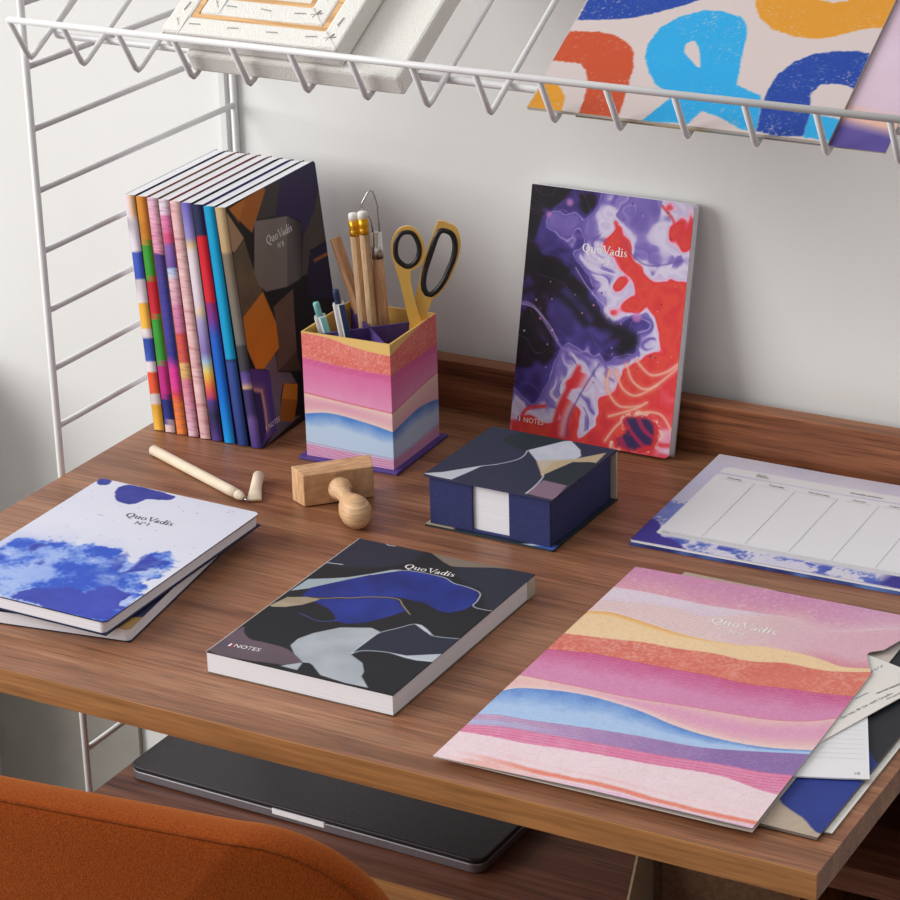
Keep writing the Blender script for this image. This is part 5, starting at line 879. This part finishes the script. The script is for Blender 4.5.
stn = [(0, .0036, .0036), (.0007, .0046, .0046), (.016, .0046, .0046), (.026, .0048, .0040), (.035, .0055, .0024), (Lc, .0062, .0010)]
for x, ry, rz_ in stn:
    for k in range(nseg): b = 2*math.pi*k/nseg; vs.append((x, ry*math.cos(b), rz_*math.sin(b)-(.0046-rz_)*.7))
fs = [(i*nseg+k, i*nseg+(k+1) % nseg, (i+1)*nseg+(k+1) % nseg, (i+1)*nseg+k) for i in range(len(stn)-1) for k in range(nseg)]+[tuple(range(nseg-1, -1, -1)), tuple((len(stn)-1)*nseg+k for k in range(nseg))]
mb.add(vs, fs); mb.build('shell', M['paper_pen'], cap, True)
mb = MB(); mb.box(Lc-.0012, Lc+.0002, -.0060, .0060, -.0037, -.0029); mb.build('folded_end', M['handle_wood'], cap)

# ================================================================== ON THE WIRE SHELF
def onshelf(x, s, n): return MS @ Matrix.Translation((x, s, n))
def stretched(label, x, s, n, w, h, t, back=False, bar=.030, nm='stretched_canvas'):
    c = thing(nm, label, 'canvas', onshelf(x, s, n))
    if not back:
        mb = MB(); mb.box(0, w, 0, h, 0, t); mb.build('canvas_wrap', M['canvas'], c, bevel=.0025)
        return c
    # back side up: folded canvas border, bare stretcher bar inside, recessed canvas
    fl = bar*.80
    ring = lambda i: [(i, i), (w-i, i), (w-i, h-i), (i, h-i)]
    mb = MB(); mb.annulus(ring(0), ring(fl), .0008, t); mb.build('canvas_wrap', M['canvas'], c, bevel=.0018)
    mb = MB(); mb.annulus(ring(fl), ring(bar), .001, t-.0010); mb.build('stretcher_bar', M['pine'], c)
    mb = MB(); mb.box(bar*.5, w-bar*.5, bar*.5, h-bar*.5, 0, .0012); mb.build('canvas_face', M['canvas'], c)
    r3 = random.Random(int(w*1e4)); cnt = 0
    sp = []
    nx = max(3, int(w/.038)); ny = max(3, int(h/.038))
    for k in range(nx): sp.append((fl*.5+(w-fl)*(k+.5)/nx, fl*.55, r3.uniform(-.12, .12))); 
    for k in range(nx): sp.append((fl*.5+(w-fl)*(k+.5)/nx, h-fl*.55, r3.uniform(-.12, .12)))
    for k in range(ny): sp.append((w-fl*.55, fl*.5+(h-fl)*(k+.5)/ny, 1.57+r3.uniform(-.15, .15))); sp.append((fl*.55, fl*.5+(h-fl)*(k+.5)/ny, 1.57+r3.uniform(-.15, .15)))
    sp += [(fl*.6, fl*.6, -.9), (w-fl*.6, fl*.6, .3), (w-fl*.6, fl*.6, 1.2)]
    for (px, py, a) in sp:
        mb = MB(); dx, dy = math.cos(a)*.0048, math.sin(a)*.0048; mb.tube([(px-dx, py-dy, t-.0002), (px-dx*.9, py-dy*.9, t+.0005), (px+dx*.9, py+dy*.9, t+.0005), (px+dx, py+dy, t-.0002)], .0004, 6); mb.build('staple', M['steel'], c)
    # mitred canvas corner folds
    for cx, cy, sx, sy in ((0, 0, 1, 1), (w, 0, -1, 1)):
        mb = MB(); mb.add([(cx+sx*.001, cy+sy*.001, t+.0003), (cx+sx*fl*.95, cy+sy*.001, t+.0003), (cx+sx*fl*.95, cy+sy*fl*.95, t+.0009), (cx+sx*fl*.95, cy+sy*.001, t-.001), (cx+sx*.001, cy+sy*.001, t-.001), (cx+sx*fl*.95, cy+sy*fl*.95, t-.001)], [(0,1,2),(3,4,5),(0,4,3,1),(1,3,5,2),(2,5,4,0)]); mb.build('corner_fold', M['canvas'], c)
    return c
stretched('blank white canvas lying face up under another on the wire shelf', .1490, .0034, SB+.0003, .1835, .26, .0180)
stretched('white canvas lying back up, its stapled border and pine bars showing', .1330, .0064, SB+.0188, .1525, .24, .0180, True, .0220)
stretched('small canvas lying inside the back of a larger canvas, corners stapled', .1330+.0226, .0064+.0226, SB+.0188+.0014, .1525-.0452, .15, .0160, True, .0220)
# prints
d = {k: [[x, y-2.2] for x, y in v] for k, v in DATA['board'].items()}; A = Art(224, 250, .72, (204, 190, 188)); U, V = A.U, A.V
ch = fbm(U, V, 1.3, 5, 2); ch2 = fbm(U, V, 26, 6); chalk = np.clip((ch-.66)*6, 0, 1)*np.clip(ch2*2.4-.7, 0, 1)
for k, c in (('red', (190, 76, 44)), ('must', (216, 148, 44)), ('ltb', (40, 160, 218)), ('lb2', (44, 164, 220)), ('arch', (32, 66, 154)), ('must2', (212, 144, 44)), ('blue1', (32, 66, 154))):
    cv = A.cover(d[k], 1.2, False, 1.0, 2.5, 9); A.mix(cv*(1-.75*chalk), c)
A.mix(A.cover(d['hole'], 1.2, True, .8, 2.5, 9), (204, 190, 188)); A.fill([(20, 125), (60, 150), (90, 200), (40, 240), (-2, 240), (-2, 126)], (32, 66, 154), 1.2, True, 1, 3); A.fill([(150, 170), (200, 160), (226, 200), (226, 252), (140, 252)], (216, 148, 44), 1.2, True, 1, 3)
o = plate('art_board', A, .0028, None, [M['print_matte']], onshelf(.4318, .0031, SB+.0016), (), 4, None, (), (196, 192, 176))
tag(o, 'pink art board with bold blue and orange brush shapes on the wire shelf', 'art board')
A = Art(226, 250, 1.2, (206, 184, 200)); U, V = A.U, A.V; dd = V-(38-.17*(U-160)); 
A.img[:] = lerp3((196, 168, 182), (216, 196, 214), np.clip(fbm(U, V, 60, 3), 0, 1)); A.mix(np.clip(1-np.abs(dd+4)/14, 0, 1)*.9, (226, 176, 150)); A.mix(np.clip(.5-(dd+10)/10, 0, 1), lerp3((98, 84, 150), (86, 74, 150), fbm(U, V, 20, 4)))
for x0, x1, c in ((0, 22, (40, 40, 44)), (22, 60, (120, 60, 50)), (60, 100, (206, 170, 70)), (100, 140, (60, 150, 190))): A.fill([(x0, -1), (x1, -1), (x1, 4), (x0, 4)], c, 3)
o = plate('art_print', A, .0010, None, [M['print_matte']], onshelf(.4690, .0028, SB+.0003), (), 4, None, (), (170, 160, 140))
tag(o, 'lilac gradient print lying behind the pink art board', 'art print')

# ================================================================== LIGHT, CAMERA
def area(name, loc, target, sx, sy, power, col=(1, 1, 1)):
    l = bpy.data.lights.new(name, 'AREA'); l.shape = 'RECTANGLE'; l.size = sx; l.size_y = sy; l.energy = power; l.color = col
    o = bpy.data.objects.new(name, l); COL.objects.link(o); o.location = loc
    o.rotation_euler = (Vector(target)-Vector(loc)).to_track_quat('-Z', 'Y').to_euler(); return o
area('window_light', (-3.0, -2.05, 2.45), (.35, .40, .85), 2.6, 2.6, 150, (1.0, .985, .955))
w = bpy.data.worlds.new('room'); bpy.context.scene.world = w; w.use_nodes = True
N = w.node_tree.nodes; L = w.node_tree.links; bg = N['Background']; bg.inputs['Strength'].default_value = .92
tc = N.new('ShaderNodeTexCoord'); sp = N.new('ShaderNodeSeparateXYZ'); L.new(tc.outputs['Generated'], sp.inputs[0])
mu = N.new('ShaderNodeMath'); mu.operation = 'MULTIPLY_ADD'; mu.inputs[1].default_value = -.8; L.new(sp.outputs['X'], mu.inputs[0]); L.new(sp.outputs['Z'], mu.inputs[2])
mr = N.new('ShaderNodeMapRange'); mr.inputs['From Min'].default_value = -.7; mr.inputs['From Max'].default_value = 1.3; L.new(mu.outputs[0], mr.inputs['Value'])
cr = N.new('ShaderNodeValToRGB'); cr.color_ramp.elements[0].color = lin(84, 70, 58); cr.color_ramp.elements[1].color = lin(240, 241, 243); L.new(mr.outputs[0], cr.inputs['Fac']); L.new(cr.outputs[0], bg.inputs['Color'])

cam = bpy.data.cameras.new('camera'); co = bpy.data.objects.new('camera', cam); COL.objects.link(co)
C = DATA['cam']; R = C['R']; m = Matrix.Identity(4)
for r in range(3): m[r][0] = R[0][r]; m[r][1] = R[1][r]; m[r][2] = -R[2][r]
m.translation = Vector(C['pos'])+Vector((0, 0, ZD)); co.matrix_world = m
cam.sensor_width = 36; cam.sensor_fit = 'HORIZONTAL'; cam.lens = C['f']/900*36; cam.clip_start = .05
scn = bpy.context.scene; scn.camera = co
scn.view_settings.view_transform = 'Standard'; scn.view_settings.look = 'None'; scn.view_settings.exposure = .25; scn.view_settings.gamma = 1; scn.view_settings.use_curve_mapping = False
